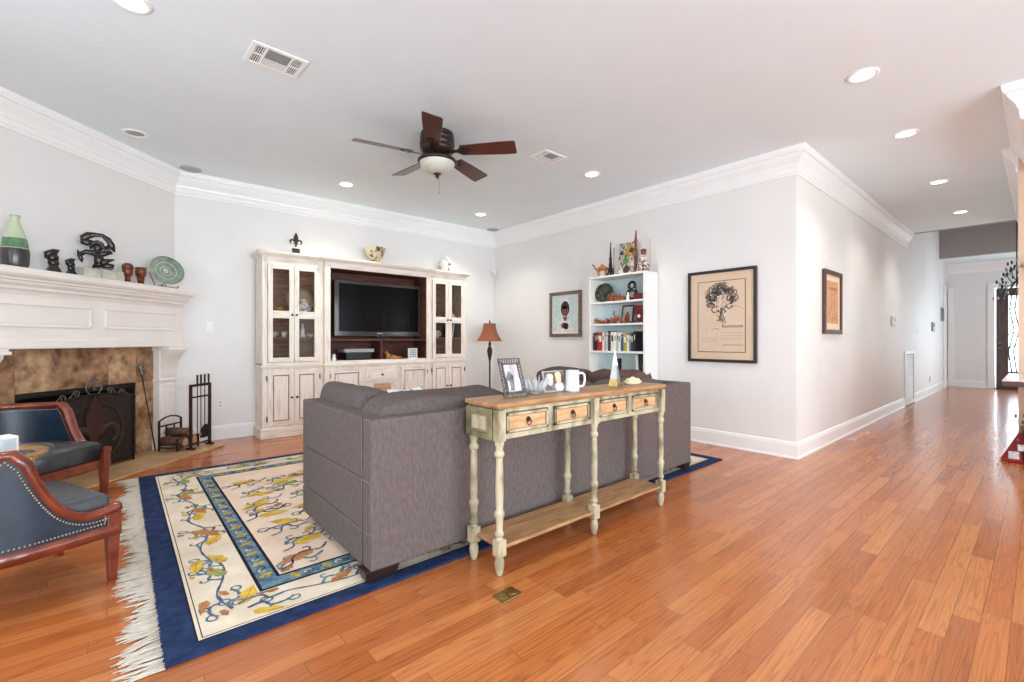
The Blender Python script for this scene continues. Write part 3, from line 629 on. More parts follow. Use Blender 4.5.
# log holder with logs
LH = thing('log_holder', 'dark iron log holder with arched end beside the fireplace leg', 'log holder', fw(.235, .275, .0205), rad(45))
e = MB(); w2 = .15
for yy in (0.12,):
    e.box(-w2, yy-.008, 0, -w2+.018, yy+.008, .31).box(w2-.018, yy-.008, 0, w2, yy+.008, .31)
    e.tube([(-w2+.008, yy, .305), (-w2*.5, yy, .335), (0, yy, .346), (w2*.5, yy, .335), (w2-.008, yy, .305)], .009, 8)
    e.box(-w2, yy-.007, .245, w2, yy+.007, .26).box(-w2, yy-.007, .05, w2, yy+.007, .064)
    for x in (-.05, .05): e.box(x-.006, yy-.006, .05, x+.006, yy+.006, .25)
e.build('arched_end', 'iron_brown', LH, .002)
e = MB(); e.box(-w2, -.085, .03, -w2+.014, .12, .044).box(w2-.014, -.085, .03, w2, .12, .044).box(-w2, -.085, .03, w2, -.071, .044).box(-.007, -.085, .03, .007, .12, .04)
for x in (-w2+.007, w2-.007): e.box(x-.008, -.085, 0, x+.008, -.069, .13)
e.box(-w2, -.085, .115, w2, -.073, .13)
e.build('base', 'iron_brown', LH, .002)
def log(label, loc, r, L, rz, tilt=0):
    q = MB(); q.tube([(-L/2, 0, 0), (-L/4, .004, .003), (L/4, -.004, .002), (L/2, 0, 0)], [r, r*1.05, r*.98, r], 14)
    for s in (-1, 1): q.tube([(s*(L/2-.001), 0, 0), (s*(L/2+.002), 0, 0)], r*.86, 14, 1)
    single('firewood_log', q, ['bark', 'cut_wood'], label, 'log', loc, 0, 'logs in the iron log holder', rot=(0, tilt, rz))
log('lower split log nearer the poker in iron log holder', fw(.305, .255, .0205+.044+.043), .046, .25, rad(-45))
log('lower split log nearer the tool stand in iron log holder', fw(.175, .255, .0205+.044+.045), .047, .24, rad(-45))
log('top split log lying across the others in iron log holder', fw(.243, .26, .0205+.178), .042, .25, rad(-43))
# tool set
TS = thing('tool_stand', 'dark iron fireplace tool stand with two posts beside the log holder', 'tool stand', fw(.15, .425, .0205), rad(45))
MB().box(-.15, -.045, 0, -.12, .045, .018).box(.12, -.045, 0, .15, .045, .018).box(-.135, -.008, .04, .135, .008, .055).build('base', 'iron_brown', TS, .002)
for s in (-1, 1): MB().box(s*.135-.012, -.012, .01, s*.135+.012, .012, .68).build('post', 'iron_brown', TS, .002)
MB().box(-.147, -.0115, .655, .147, .0115, .681).box(-.135, -.009, .535, .135, .009, .552).build('crossbar', 'iron_brown', TS, .002)
TT = Matrix.Translation(fw(.15, .425, 0)) @ Matrix.Rotation(rad(45), 4, 'Z')
for i, (x, nm, lb) in enumerate([(-.07, 'fire_poker', 'slim hanging fire poker, leftmost tool on the iron stand'), (-.02, 'fire_tongs', 'hanging fire tongs, second tool from left on iron stand'), (.035, 'ash_shovel', 'hanging ash shovel with round dark blade on iron stand'), (.092, 'hearth_brush', 'hanging hearth brush, rightmost tool on the iron stand')]):
    p = TT @ Vector((x, -.022, 0)); t = thing(nm, lb, 'fireplace tool', (p.x, p.y, .12), rad(45), 'tools hanging on the iron stand')
    MB().tube([(0, 0, .56), (0, 0, .63), (0, 0, .68)], [.007, .010, .010], 10).build('handle', 'iron_brown', t)
    MB().tube([(.0, 0, .06 if nm != 'fire_poker' else .0), (0, 0, .57)], .0045, 8).build('shaft', 'iron', t)
    if nm == 'ash_shovel': MB().prism([(-.05+.0, .0), (.05, .0), (.062, .06), (.055, .11), (.02, .14), (-.02, .14), (-.055, .11), (-.062, .06)], -.012, -.006, 'y').build('blade', 'iron', t, .002)
    if nm == 'hearth_brush': MB().lathe([(.014, .12), (.03, .10), (.035, .03), (.03, .0)][::-1], n=14, sy=.6).build('bristles', 'soot', t)
    if nm == 'fire_tongs': [MB().tube([(0, 0, .10), (d*.012, 0, .05), (d*.004, 0, .0)], .004, 6).build('jaw', 'iron', t) for d in (1, -1)]

# ------------------------------------------------------------------ rug
RX0, RX1, RY0, RY1 = .12, 4.45, 2.03, 4.97
q = MB(); zt = .012
MR = ['rug_navy', 'rug_cream', 'rug_pink', 'rug_black', 'rug_teal', 'rug_yellow', 'rug_rust', 'rug_grey_blue', 'rug_green']
NAVY, CREAM, PINK, BLK, TEAL, YEL, RUST, GB, GRN = range(9)
W_, D_ = RX1-RX0, RY1-RY0
q.box(0, 0, 0, W_, D_, zt, NAVY)
def rect(x0, y0, x1, y1, z, m): q.poly([(x0, y0, z), (x1, y0, z), (x1, y1, z), (x0, y1, z)], m)
def frame_rect(i, z, m, iy=None): rect(i, i if iy is None else iy, W_-i, D_-(i if iy is None else iy), z, m)
frame_rect(.105, zt+.0006, BLK, .078); frame_rect(.112, zt+.0009, CREAM, .085); frame_rect(.124, zt+.0012, BLK, .095); frame_rect(.128, zt+.0015, CREAM, .099)
frame_rect(.37, zt+.0018, BLK, .31); frame_rect(.385, zt+.0021, TEAL, .325); frame_rect(.465, zt+.0024, BLK, .405); frame_rect(.48, zt+.0027, PINK, .42)
rg = random.Random(11); zz = [zt+.0029]; CL = [0, 9, 0, 9]
def cl(x, y): return (clamp(x, CL[0], CL[1]), clamp(y, CL[2], CL[3]))
def up(): zz[0] += .0000015; return zz[0]
def leaf(x, y, a, L, w, m):
    z = up(); ca, sa = math.cos(a), math.sin(a)
    out = [(0, 0), (.12, .30), (.28, .36), (.34, .24), (.50, .50), (.60, .34), (.66, .36), (.82, .18), (1, 0)]
    pts = [(u*L, v*w) for u, v in out] + [(u*L, -v*w*rg.uniform(.7, 1.1)) for u, v in out[-2:0:-1]]
    cx, cy = sum(p[0] for p in pts)/len(pts), 0
    c = q.pt(cl(x+ca*cx, y+sa*cx)+(z,)); ids = [q.pt(cl(x+ca*u-sa*v, y+sa*u+ca*v)+(z,)) for u, v in pts]
    for k in range(len(ids)): q.face([c, ids[k], ids[(k+1) % len(ids)]], m)
    q.ribbon([cl(x, y), cl(x+ca*L*.4, y+sa*L*.4), cl(x+ca*L*.8, y+sa*L*.8)], .004, up(), RUST if m == YEL else GB)
def vine(pts, w0, m):
    P = []
    for i in range(len(pts)-1):
        p0 = pts[max(i-1, 0)]; p1 = pts[i]; p2 = pts[i+1]; p3 = pts[min(i+2, len(pts)-1)]
        for k in range(6):
            t = k/6; P.append(tuple(.5*((2*p1[j])+(-p0[j]+p2[j])*t+(2*p0[j]-5*p1[j]+4*p2[j]-p3[j])*t*t+(-p0[j]+3*p1[j]-3*p2[j]+p3[j])*t**3) for j in (0, 1)))
    P.append(pts[-1]); P = [cl(*p) for p in P]; q.ribbon(P, [w0*(.8+.5*math.sin(i*.9)**2) for i in range(len(P))], up(), m)
def curl(x, y, a, r, d, w, m):
    vine([(x, y)] + [(x+math.cos(a)*r*.9+d*0+r*(1-k/9)*math.cos(a+PI+d*k*.75), y+math.sin(a)*r*.9+r*(1-k/9)*math.sin(a+PI+d*k*.75)) for k in range(7)], w, m)
def motif(x, y, a, s, seed):
    """a stem that turns off the vine with curls, a large leaf and small buds"""
    g = random.Random(seed); ca, sa = math.cos(a), math.sin(a)
    def L(u, v): return (x+ca*u*s-sa*v*s, y+sa*u*s+ca*v*s)
    m = GB if g.random() < .7 else TEAL
    vine([L(0, 0), L(.06, .035), L(.10, .0), L(.16, .02), L(.19, .06)], .013, m)
    e = L(.17, .03); curl(e[0], e[1], a+.5, .035*s, 1, .008, m); curl(*L(.07, .03), a+1.7, .03*s, -1, .008, m); curl(*L(.12, .0), a-1.4, .03*s, 1, .008, m)
    lx, ly = L(.03, -.035); leaf(lx, ly, a+g.uniform(-.3, .3), g.uniform(.14, .19)*s, g.uniform(.075, .10)*s, g.choice([YEL, YEL, YEL, RUST, GRN]))
    if g.random() < .6:
        lx, ly = L(.14, .055); leaf(lx, ly, a+g.uniform(.4, 1.0), .07*s, .045*s, g.choice([RUST, YEL]))
# outer floral border
def border_run(x0, y0, x1, y1, n, sd):
    L = math.hypot(x1-x0, y1-y0); dx, dy = (x1-x0)/L, (y1-y0)/L; nx, ny = -dy, dx
    pts = [(x0+dx*L*k/n+nx*.035*math.sin(k*1.7), y0+dy*L*k/n+ny*.035*math.sin(k*1.7)) for k in range(n+1)]
    vine(pts, .010, GB)
    for k in range(n):
        a = math.atan2(dy, dx)+(.42 if math.sin(k*1.7) < 0 else -.42)+(PI if k % 3 == 1 else 0); motif(pts[k][0], pts[k][1], a, .92, sd+k)
CL[:] = [.14, .362, .11, D_-.11]
border_run(.25, .24, .25, D_-.2, 16, 100)
CL[:] = [.14, W_-.14, .11, .300]
border_run(.3, .205, W_-.3, .205, 24, 200)
CL[:] = [W_-.362, W_-.14, .11, D_-.11]
border_run(W_-.245, .26, W_-.245, D_-.2, 15, 300)
CL[:] = [.14, W_-.14, D_-.300, D_-.11]
border_run(.3, D_-.205, W_-.3, D_-.205, 24, 400)
CL[:] = [0, 9, 0, 9]
# teal band flowers
def band_run(x0, y0, x1, y1, n):
    L = math.hypot(x1-x0, y1-y0); a = math.atan2(y1-y0, x1-x0)
    for k in range(n):
        t = (k+.5)/n; x, y = x0+(x1-x0)*t, y0+(y1-y0)*t
        if k % 2 == 0:
            for b in range(4): leaf(x, y, a+b*PI/2+.4, .036, .03, YEL if b % 2 else GRN)
        else:
            curl(x, y, a, .022, 1, .006, NAVY); curl(x, y, a+PI, .022, 1, .006, CREAM)
            leaf(x, y, a+.3, .05, .03, GB)
band_run(.425, .42, .425, D_-.42, 28); band_run(.5, .365, W_-.5, .365, 44); band_run(.5, D_-.365, W_-.5, D_-.365, 44); band_run(W_-.425, .42, W_-.425, D_-.42, 28)
# field
CL[:] = [.49, W_-.49, .43, D_-.43]
for i in range(14):
    for j in range(8):
        x = .56+i*.265+rg.uniform(-.04, .04); y = .52+j*.265+rg.uniform(-.04, .04)
        if x > W_-.82 or y > D_-.62: continue
        a = rg.uniform(-.5, .6) if (i+j) % 2 else PI+rg.uniform(-.6, .5)
        motif(x+(.2 if abs(a) > 2 else 0), y, a, 1.25, 500+i*8+j)
        vine([(x-.03, y-.08), (x+.03, y-.05), (x+.05, y+.02), (x+.12, y+.06), (x+.20, y+.04), (x+.25, y+.10)], .010, NAVY if (i+j) % 3 == 0 else GB); curl(x+.12, y+.06, 1.2, .035, 1, .008, NAVY if (i+j) % 3 == 0 else GB); curl(x+.05, y+.02, 2.6, .03, -1, .008, GB)
rug = thing('area_rug', 'cream rug with blue border, yellow leaves and white fringe under the sofa', 'rug', (RX0, RY0, 0.001))
q.build('pile', MR, rug)
fg = MB(); rg = random.Random(5); y = .0
while y < D_:
    L = .095+.03*math.sin(y*9)+rg.uniform(-.02, .035); dy = rg.uniform(-.03, .03)+.02*math.sin(y*23)
    for k in range(rg.choice([2, 3, 4])):
        yy = y+rg.uniform(-.006, .006); l2 = L*rg.uniform(.75, 1.1); z = .003+rg.uniform(0, .006)
        P = [(.004, yy), (-l2*.35, yy+dy*.3+rg.uniform(-.004, .004)), (-l2*.7, yy+dy*.7+rg.uniform(-.008, .008)), (-l2, yy+dy+rg.uniform(-.014, .014))]
        fg.tube([(a, b, z*(1-i*.22)+.001) for i, (a, b) in enumerate(P)], [.0042, .0042, .0036, .0015], 5)
    y += rg.uniform(.009, .014)
fo = fg.build('fringe', 'fringe_cotton', rug); fo['kind'] = 'stuff'

# ------------------------------------------------------------------ sectional sofa (world frame moved to its base corner)
SX0, SX1, SY0 = .895, 3.90, 2.06
SOF = thing('sectional_sofa', 'grey brown fabric sectional sofa with its back toward the console table', 'sofa', (SX0, SY0, .0185))
W3 = SX1-SX0; zb = .055; BT = .772
q = MB()
for z0, z1 in ((zb, .225), (.229, .472), (.476, BT)): q.box(0, .10, z0, .115, 1.04, z1)
q.build('side_arm', 'sofa_fabric', SOF, .008)
q = MB()
for z in (.227, .474): q.tube([(.0, .01, z), (.0, 1.03, z)], .0012, 5)
q.tube([(.0, .099, zb+.01), (0, .099, BT-.005)], .0012, 5)
q.build('seam', 'seam_thread', bpy.data.objects['side_arm'])
MB().box(.002, 0, zb, W3, .098, BT).build('back_panel', 'sofa_fabric', SOF, .010)
MB().box(W3-.125, .10, zb, W3, 1.70, BT).build('side_panel', 'sofa_fabric', SOF, .010)
MB().box(.117, .127, zb, W3-.127, 1.0, .26).box(W3-1.02, 1.002, zb, W3-.127, 1.69, .26).build('base', 'sofa_fabric', SOF, .010)
q = MB()
def cush(x0, y0, x1, y1, z0, z1, wob=.012, seed=0, tilt=None, e=.32):
    c = ((x0+x1)/2, (y0+y1)/2, (z0+z1)/2); T = None
    mb = MB(Matrix.Translation(c) @ tilt if tilt is not None else Matrix.Translation(c))
    return mb.ell((0, 0, 0), (x1-x0)/2, (y1-y0)/2, (z1-z0)/2, 40, 22, 0, e, e, wob, seed)
for i, (a, b) in enumerate([(.12, 1.0), (1.0, 1.97)]): cush(a, .30, b, 1.03, .25, .45, .006, i).build('seat_cushion', 'cushion_fabric', SOF)
cush(1.97, .30, W3-.30, 1.70, .25, .45, .006, 5).build('seat_cushion', 'cushion_fabric', SOF)
tl = Matrix.Rotation(rad(10), 4, 'X')
cush(.065, .10, 1.0, .37, .45, .858, .022, 11, tl, .40).build('back_cushion', 'cushion_fabric', SOF)
cush(1.03, .10, 1.92, .36, .44, .845, .020, 12, tl, .42).build('back_cushion', 'cushion_fabric', SOF)
cush(1.93, .11, 2.80, .36, .43, .825, .02, 13, tl, .42).build('back_cushion', 'cushion_fabric', SOF)
tr = Matrix.Rotation(rad(-10), 4, 'Y')
cush(.075, .34, .31, 1.12, .44, .872, .024, 14, Matrix.Rotation(rad(9), 4, 'Y'), .40).build('back_cushion', 'cushion_fabric', SOF)
cush(W3-.40, .30, W3-.11, .93, .44, .86, .022, 15, tr, .42).build('back_cushion', 'throw_fabric', SOF)
cush(W3-.40, .95, W3-.11, 1.62, .44, .85, .022, 16, tr, .42).build('back_cushion', 'throw_fabric', SOF)
for x, y in [(.0, .0), (.03, .93), (W3-.11, 0), (W3-.11, 1.57), (1.4, .02), (W3-1.0, 1.57)]:
    MB().taper(x+.07, y+.06, 0, .09 if x > .01 else .15, .07, zb, .12 if x > .01 else .18, .10).build('leg', 'dark_wood', SOF, .003)
pl1 = cush(0, 0, .42, .16, 0, .40, .03, 21, None, .5)
def pillow(loc, w, h, d, label, m, seed, rot, cat='pillow'):
    mb = MB()
    n = 16
    for s in (1, -1):
        ids = []
        for j in range(n+1):
            row = []
            for k in range(n+1):
                u, v = 2*k/n-1, 2*j/n-1; e = max(0, (1-u*u)*(1-v*v))**.42; pin = 1-.07*(1-abs(u*v)*0)*((u*u)*(1-v*v)+(v*v)*(1-u*u))
                row.append(mb.pt((u*w/2*pin, s*d/2*e, v*h/2*pin+h/2)))
            ids.append(row)
        for j in range(n):
            for k in range(n): mb.face([ids[j][k], ids[j][k+1], ids[j+1][k+1], ids[j+1][k]], 0, True)
    return single('throw_pillow', mb, m, label, cat, loc, 0, 'pillows along the right part of the sofa', rot=rot)
pillow((3.66, 2.50, .47), .44, .40, .16, 'dark brown throw pillow at the sofa corner behind the obelisk', 'throw_fabric', 1, (rad(-16), 0, rad(200)))
pillow((3.40, 3.30, .455), .46, .42, .18, 'dark brown throw pillow farthest along the sofa, behind white mug', 'throw_fabric', 2, (rad(-18), 0, rad(250)))
tag(pillow((1.50, 2.74, .44), .30, .42, .12, 'small blue and white patterned pillow showing over the sofa back', 'blue_white', 3, (rad(-14), 0, rad(10))), 'small blue and white patterned pillow showing over the sofa back', 'pillow')
del bpy.data.objects['throw_pillow.002']['group']

# ------------------------------------------------------------------ console table
TB = thing('console_table', 'narrow distressed cream and wood console table with four drawers behind sofa', 'console table', (2.17, 1.735, 0))
q = MB(); q.box(-.765, 0, .835, .765, .285, .858); q.box(-.752, .012, .824, .752, .275, .835)
q.build('table_top', 'table_wood', TB, .005)
q = MB(); zt0, zt1 = .668, .824
q.box(-.735, .25, zt0, .735, .265, zt1); q.box(-.715, .03, zt0, .715, .045, zt0+.028); q.box(-.715, .03, zt1-.022, .715, .045, zt1); q.box(-.715, .045, zt0, .715, .25, zt0+.01)
q.box(-.0275, .022, zt0, .0275, .05, zt1)
for x in (-.372, .372): q.box(x-.018, .028, zt0, x+.018, .05, zt1)
q.build('apron', 'green_wash', TB, .003)
for s in (-1, 1):
    q = MB(); x = s*.7605; a0, a1 = .053, .2705
    def eb(d, y0, y1, z0, z1, m): q.box(min(x-s*.02, x+s*d), y0, z0, max(x-s*.02, x+s*d), y1, z1, m)
    eb(.0, a0, a1, zt0, zt1, 0)
    for y0, y1, z0, z1 in [(a0, a0+.035, zt0, zt1), (a1-.035, a1, zt0, zt1), (a0+.035, a1-.035, zt0, zt0+.03), (a0+.035, a1-.035, zt1-.03, zt1)]: eb(.006, y0, y1, z0, z1, 0)
    for y0, y1, z0, z1 in [(a0+.038, a0+.046, zt0+.033, zt1-.033), (a1-.046, a1-.038, zt0+.033, zt1-.033), (a0+.046, a1-.046, zt0+.033, zt0+.041), (a0+.046, a1-.046, zt1-.041, zt1-.033)]: eb(.0035, y0, y1, z0, z1, 2)
    eb(.002, a0+.048, a1-.048, zt0+.043, zt1-.043, 1)
    q.build('end_panel', ['green_dark', 'green_wash', 'wash_groove'], TB, .002)
for x in (-.542, -.195, .195, .542):
    q = MB(); a = .148
    q.box(x-a, .034, zt0+.032, x+a, .24, zt1-.026, 0); q.box(x-a+.02, .026, zt0+.05, x+a-.02, .034, zt1-.044, 0)
    for u0, u1, z0, z1 in [(x-a, x+a, zt0+.032, zt0+.046), (x-a, x+a, zt1-.04, zt1-.026), (x-a, x-a+.014, zt0+.032, zt1-.026), (x+a-.014, x+a, zt0+.032, zt1-.026)]: q.box(u0, .022, z0, u1, .034, z1, 1)
    d = q.build('drawer', ['drawer_wood', 'green_wash'], TB, .002)
    h = MB(); h.lathe([(.014, 0), (.014, .004), (.006, .008), (.007, .014), (.001, .016)], n=14)
    hh = h.build('ring_pull', 'bronze', d, loc=(x, .0255, .756), rot=(PI/2, 0, 0))
    hh.data.materials[0] = M['bronze']
    MB().tube([(x+.0145*math.cos(k*PI/10+PI/2), .0145, .741+.0145*math.sin(k*PI/10+PI/2)) for k in range(20)], .0026, 6, closed=True).build('ring', 'bronze', d)
LP = [(.014, 0), (.020, .012), (.026, .04), (.028, .065), (.022, .085), (.020, .092), (.027, .098)]
LP2 = [(.026, .178), (.019, .186), (.018, .192), (.026, .20), (.026, .212), (.018, .222), (.021, .26), (.023, .285), (.028, .295), (.029, .305), (.028, .315), (.020, .325), (.022, .36), (.0235, .42), (.022, .50), (.0195, .575), (.019, .585), (.027, .592), (.0285, .602), (.027, .612), (.02, .620), (.022, .640), (.026, .648), (.026, .662), (.024, .668)]
for y in (.027, .243):
    for x in (-.735, 0, .735):
        q = MB(); q.lathe([(r*.88, z) for r, z in LP], x, y, 20); q.cbox(x, y, .097, .05, .05, .082); q.lathe([(r*.88, z) for r, z in LP2], x, y, 20); q.cbox(x, y, .666, .046, .046, .157)
        q.build('leg', 'green_wash', TB, .002)
q = MB(); q.prism([(-.735, .045), (-.71, .015), (-.03, .045), (0, .03), (.03, .045), (.71, .015), (.735, .045), (.735, .25), (-.735, .25)], .125, .145, m=0)
q = MB(); q.box(-.735, .012, .128, .735, .258, .146)
q.build('lower_shelf', 'table_wood', TB, .004)
ZC = .8585
# things on the console
F1 = thing('picture_frame', 'tall dark metal picture frame with twisted border on console left end', 'picture frame', (1.63, 1.855, ZC), rad(4))
T = Matrix.Rotation(rad(-17), 4, 'X')
q = MB(T); w2, hh = .083, .22
q.box(-w2+.022, -.004, .030, -w2+.030, .004, hh-.03).box(w2-.03, -.004, .030, w2-.022, .004, hh-.03).box(-w2+.022, -.004, .026, w2-.022, .004, .034).box(-w2+.022, -.004, hh-.036, w2-.022, .004, hh-.028)
q.box(-w2, -.003, 0, -w2+.004, .003, hh).box(w2-.004, -.003, 0, w2, .003, hh).box(-w2, -.003, 0, w2, .003, .004).box(-w2, -.003, hh-.004, w2, .003, hh)
for k in range(9):
    x = -w2+.01+k*(2*w2-.02)/8
    for z0, z1 in ((.002, .03), (hh-.032, hh-.002)): q.tube([(x-.006, 0, z0), (x, -.004, (z0+z1)/2), (x+.006, 0, z1)], .0036, 6)
for k in range(11):
    z = .035+k*.0165
    for s in (-1, 1): q.tube([(s*(w2-.002), 0, z+.005), (s*(w2-.012), -.004, z), (s*(w2-.024), 0, z-.005)], .0034, 6)
q.build('frame', 'pewter', F1)
q = MB(T); q.box(-w2+.026, .001, .03, w2-.026, .003, hh-.032, 0)
q.poly([(-.055, -.0006, .04), (.0, -.0006, .04), (.01, -.0006, .12), (-.02, -.0006, .15), (-.05, -.0006, .11)], 1); q.poly([(.01, -.0006, .04), (.055, -.0006, .04), (.055, -.0006, .10), (.03, -.0006, .13), (.012, -.0006, .10)], 2)
q.poly([(-.045, -.001, .04), (-.03, -.001, .04), (-.028, -.001, .09), (-.04, -.001, .10)], 2)
q.build('photograph', ['photo_light', 'photo_grey', 'cloth_white'], F1)
MB(T).box(-.05, .004, .03, .05, .007, hh-.035).build('backing', 'dark_grey', F1)
MB().tube([(0, .05, .14), (0, .105, .0025)], .004, 6).build('easel_leg', 'pewter', F1)
F2 = thing('picture_frame', 'small clear framed portrait of two people beside the white mug', 'picture frame', (1.985, 1.905, ZC), rad(-3))
T = Matrix.Rotation(rad(-12), 4, 'X')
MB(T).box(-.088, -.005, .004, .088, .004, .128).box(-.094, -.009, 0, .094, .009, .006).build('frame', 'crystal', F2, .002)
q = MB(T); y = -.0056; q.box(-.078, -.0052, .01, .078, -.0048, .122, 0)
def disc(mb, cx, cz, rx, rz, yy, m, n=20): mb.poly([(cx+rx*math.cos(2*PI*k/n), yy, cz+rz*math.sin(2*PI*k/n)) for k in range(n)], m)
disc(q, -.036, .03, .04, .022, y-.0002, 3); disc(q, .036, .03, .04, .026, y-.0002, 4)
disc(q, -.036, .07, .024, .032, y-.0003, 1); disc(q, .034, .078, .023, .031, y-.0003, 1); disc(q, -.036, .092, .028, .018, y-.0005, 4); disc(q, .034, .100, .026, .02, y-.0005, 2)
q.box(-.0, y-.0006, .01, .001, y-.0004, .0101, 0)
q.build('portrait', ['frame_taupe', 'skin_light', 'hair_blond', 'photo_grey', 'cloth_white'], F2)
MG = thing('mug', 'tall white and pale blue mug with a large handle on console', 'mug', (2.085, 1.86, ZC), rad(-28))
MB().lathe([(.001, 0), (.040, 0), (.044, .006), (.042, .012), (.0415, .06), (.041, .12), (.043, .126), (.0405, .129), (.037, .124), (.037, .01), (.001, .008)], n=32, cap=False).build('body', 'pale_blue_ceramic', MG)
MB().tube([(.040, 0, .108), (.062, 0, .112), (.078, 0, .10), (.080, 0, .065), (.074, 0, .038), (.058, 0, .028), (.040, 0, .034)], .007, 10).build('handle', 'white_ceramic', MG)
q = MB()
for k in range(14):
    a = 2*PI*k/14; b = a+2*PI/28
    q.tube([(.03*math.cos(a), .03*math.sin(a), .004), (.06*math.cos(a), .06*math.sin(a), .045), (.085*math.cos(a), .085*math.sin(a), .085+.02*(k % 2))], [.010, .012, .003], 6)
q.lathe([(.001, 0), (.04, 0), (.045, .01), (.03, .02), (.001, .02)], n=20, cap=False)
single('crystal_bowl', q, 'crystal', 'clear crystal bowl with spiky rim behind the metal picture frame', 'bowl', (1.83, 1.925, ZC))
OB = thing('obelisk', 'tapering silver obelisk souvenir with gold base on console', 'souvenir', (2.55, 1.89, ZC), rad(12))
q = MB(); q.taper(0, 0, .018, .058, .058, .14, .030, .030); q.taper(0, 0, .018, .014, .064, .125, .014, .040)
q.build('shaft', 'steel', OB, .001)
MB().taper(0, 0, .14, .030, .030, .238, .003, .003).build('spire', 'white_ceramic', OB)
MB().taper(0, 0, 0, .066, .066, .018, .062, .062).taper(0, 0, .018, .0605, .0605, .05, .0525, .0525).build('base', 'brass', OB)
q = MB(); q.lathe([(.001, 0), (.065, 0), (.078, .008), (.084, .02), (.078, .026), (.06, .02), (.001, .018)], n=24, cap=False, sy=.62)
for k in range(9):
    a = k*2*PI/9; q.ell((.044*math.cos(a), .026*math.sin(a), .03), .022, .016, .013, 10, 6)
q.ell((0, 0, .04), .026, .018, .014, 10, 6)
single('shell_dish', q, 'cream_ceramic', 'low cream dish of shells at the right end of console', 'dish', (2.745, 1.885, ZC))

# ------------------------------------------------------------------ brass floor outlet
FO = thing('floor_outlet', 'brass outlet plate set in the wood floor before the console', 'floor outlet', (1.351, 1.60, 0), rad(2))
MB().box(-.06, -.04, 0, .06, .04, .005).build('cover_plate', 'brass', FO, .002)
MB().lathe([(.024, .005), (.024, .0065), (.02, .007)], -.028, 0, 20).lathe([(.024, .005), (.024, .0065), (.02, .007)], .028, 0, 20).build('screw_cap', 'brass', FO)

# ------------------------------------------------------------------ wall unit
WU = thing('media_cabinet', 'large white washed wall cabinet with glass door towers around the television', 'media cabinet', (2.745, 6.30, 0))
def X(x): return x-2.745
# depths: y from the back (0) to the front
yB, yC = -.355, -.405      # tower base front, centre front
MIX = ['white_wash', 'cabinet_inside', 'white_wash_flat']
q = MB()
for a, b, f in ((1.27, 1.965, -.345), (1.965, 3.495, -.395), (3.495, 4.175, -.345)):
    q.box(X(a), f, .12, X(b), 0, .83)
q.build('base_carcass', MIX, WU, .004)
q = MB()
q.box(X(1.245), -.37, 0, X(1.965), 0, .125).box(X(1.945), -.42, 0, X(3.515), 0, .125).box(X(3.495), -.37, 0, X(4.2), 0, .125)
q.build('plinth', 'white_wash_flat', WU, .008)
q = MB()
for a, b, f in ((1.25, 1.965, -.37), (1.945, 3.515, -.42), (3.495, 4.2, -.37)):
    q.box(X(a), f, .845, X(b), 0, .865).box(X(a)+.012, f+.012, .825, X(b)-.012, 0, .845)
q.build('counter_ledge', 'white_wash_flat', WU, .005)
def base_door(x0, x1, z0, z1, y, knob, hinge):
    q = MB(); f = .055
    q.box(x0, y-.018, z0, x0+f, y, z1).box(x1-f, y-.018, z0, x1, y, z1); q2 = q
    q.box(x0+f, y-.018, z0, x1-f, y, z0+f, 1).box(x0+f, y-.018, z1-f, x1-f, y, z1, 1)
    q.box(x0+f, y-.006, z0+f, x1-f, y, z1-f, 2); q.taper((x0+x1)/2, y-.008, z0+f+.012, x1-x0-2*f-.024, .012, z1-f-.012, x1-x0-2*f-.024, .012)
    d = q.build('door', ['white_wash', 'white_wash_flat', 'wash_groove'], WU, .003)
    MB().lathe([(.012, 0), (.006, .006), (.006, .014), (.012, .018), (.012, .026), (.001, .028)], n=14).build('knob', 'iron', d, loc=(knob, y-.018, (z0+z1)/2), rot=(PI/2, 0, 0))
    for z in (z0+.09, z1-.09): MB().box(hinge-.004, y-.021, z-.03, hinge+.004, y-.006, z+.03).build('hinge', 'bronze', d)
def glass_door(x0, x1, y, knob):
    z0, z1, f = .905, 2.072, .054; q = MB(); zm = 1.475
    q.box(x0, y-.018, z0, x0+f, y, z1).box(x1-f, y-.018, z0, x1, y, z1)
    for a, b in ((z0, z0+f), (zm-.045, zm+.045), (z1-f, z1)): q.box(x0+f, y-.018, a, x1-f, y, b, 1)
    d = q.build('door', ['white_wash', 'white_wash_flat'], WU, .003)
    MB().box(x0+f, y-.010, z0+f, x1-f, y-.007, zm-.045).box(x0+f, y-.010, zm+.045, x1-f, y-.007, z1-f).build('glass_pane', 'smoked_glass', d)
    MB().lathe([(.012, 0), (.006, .006), (.006, .014), (.012, .018), (.012, .026), (.001, .028)], n=14).build('knob', 'iron', d, loc=(knob, y-.018, 1.475), rot=(PI/2, 0, 0))
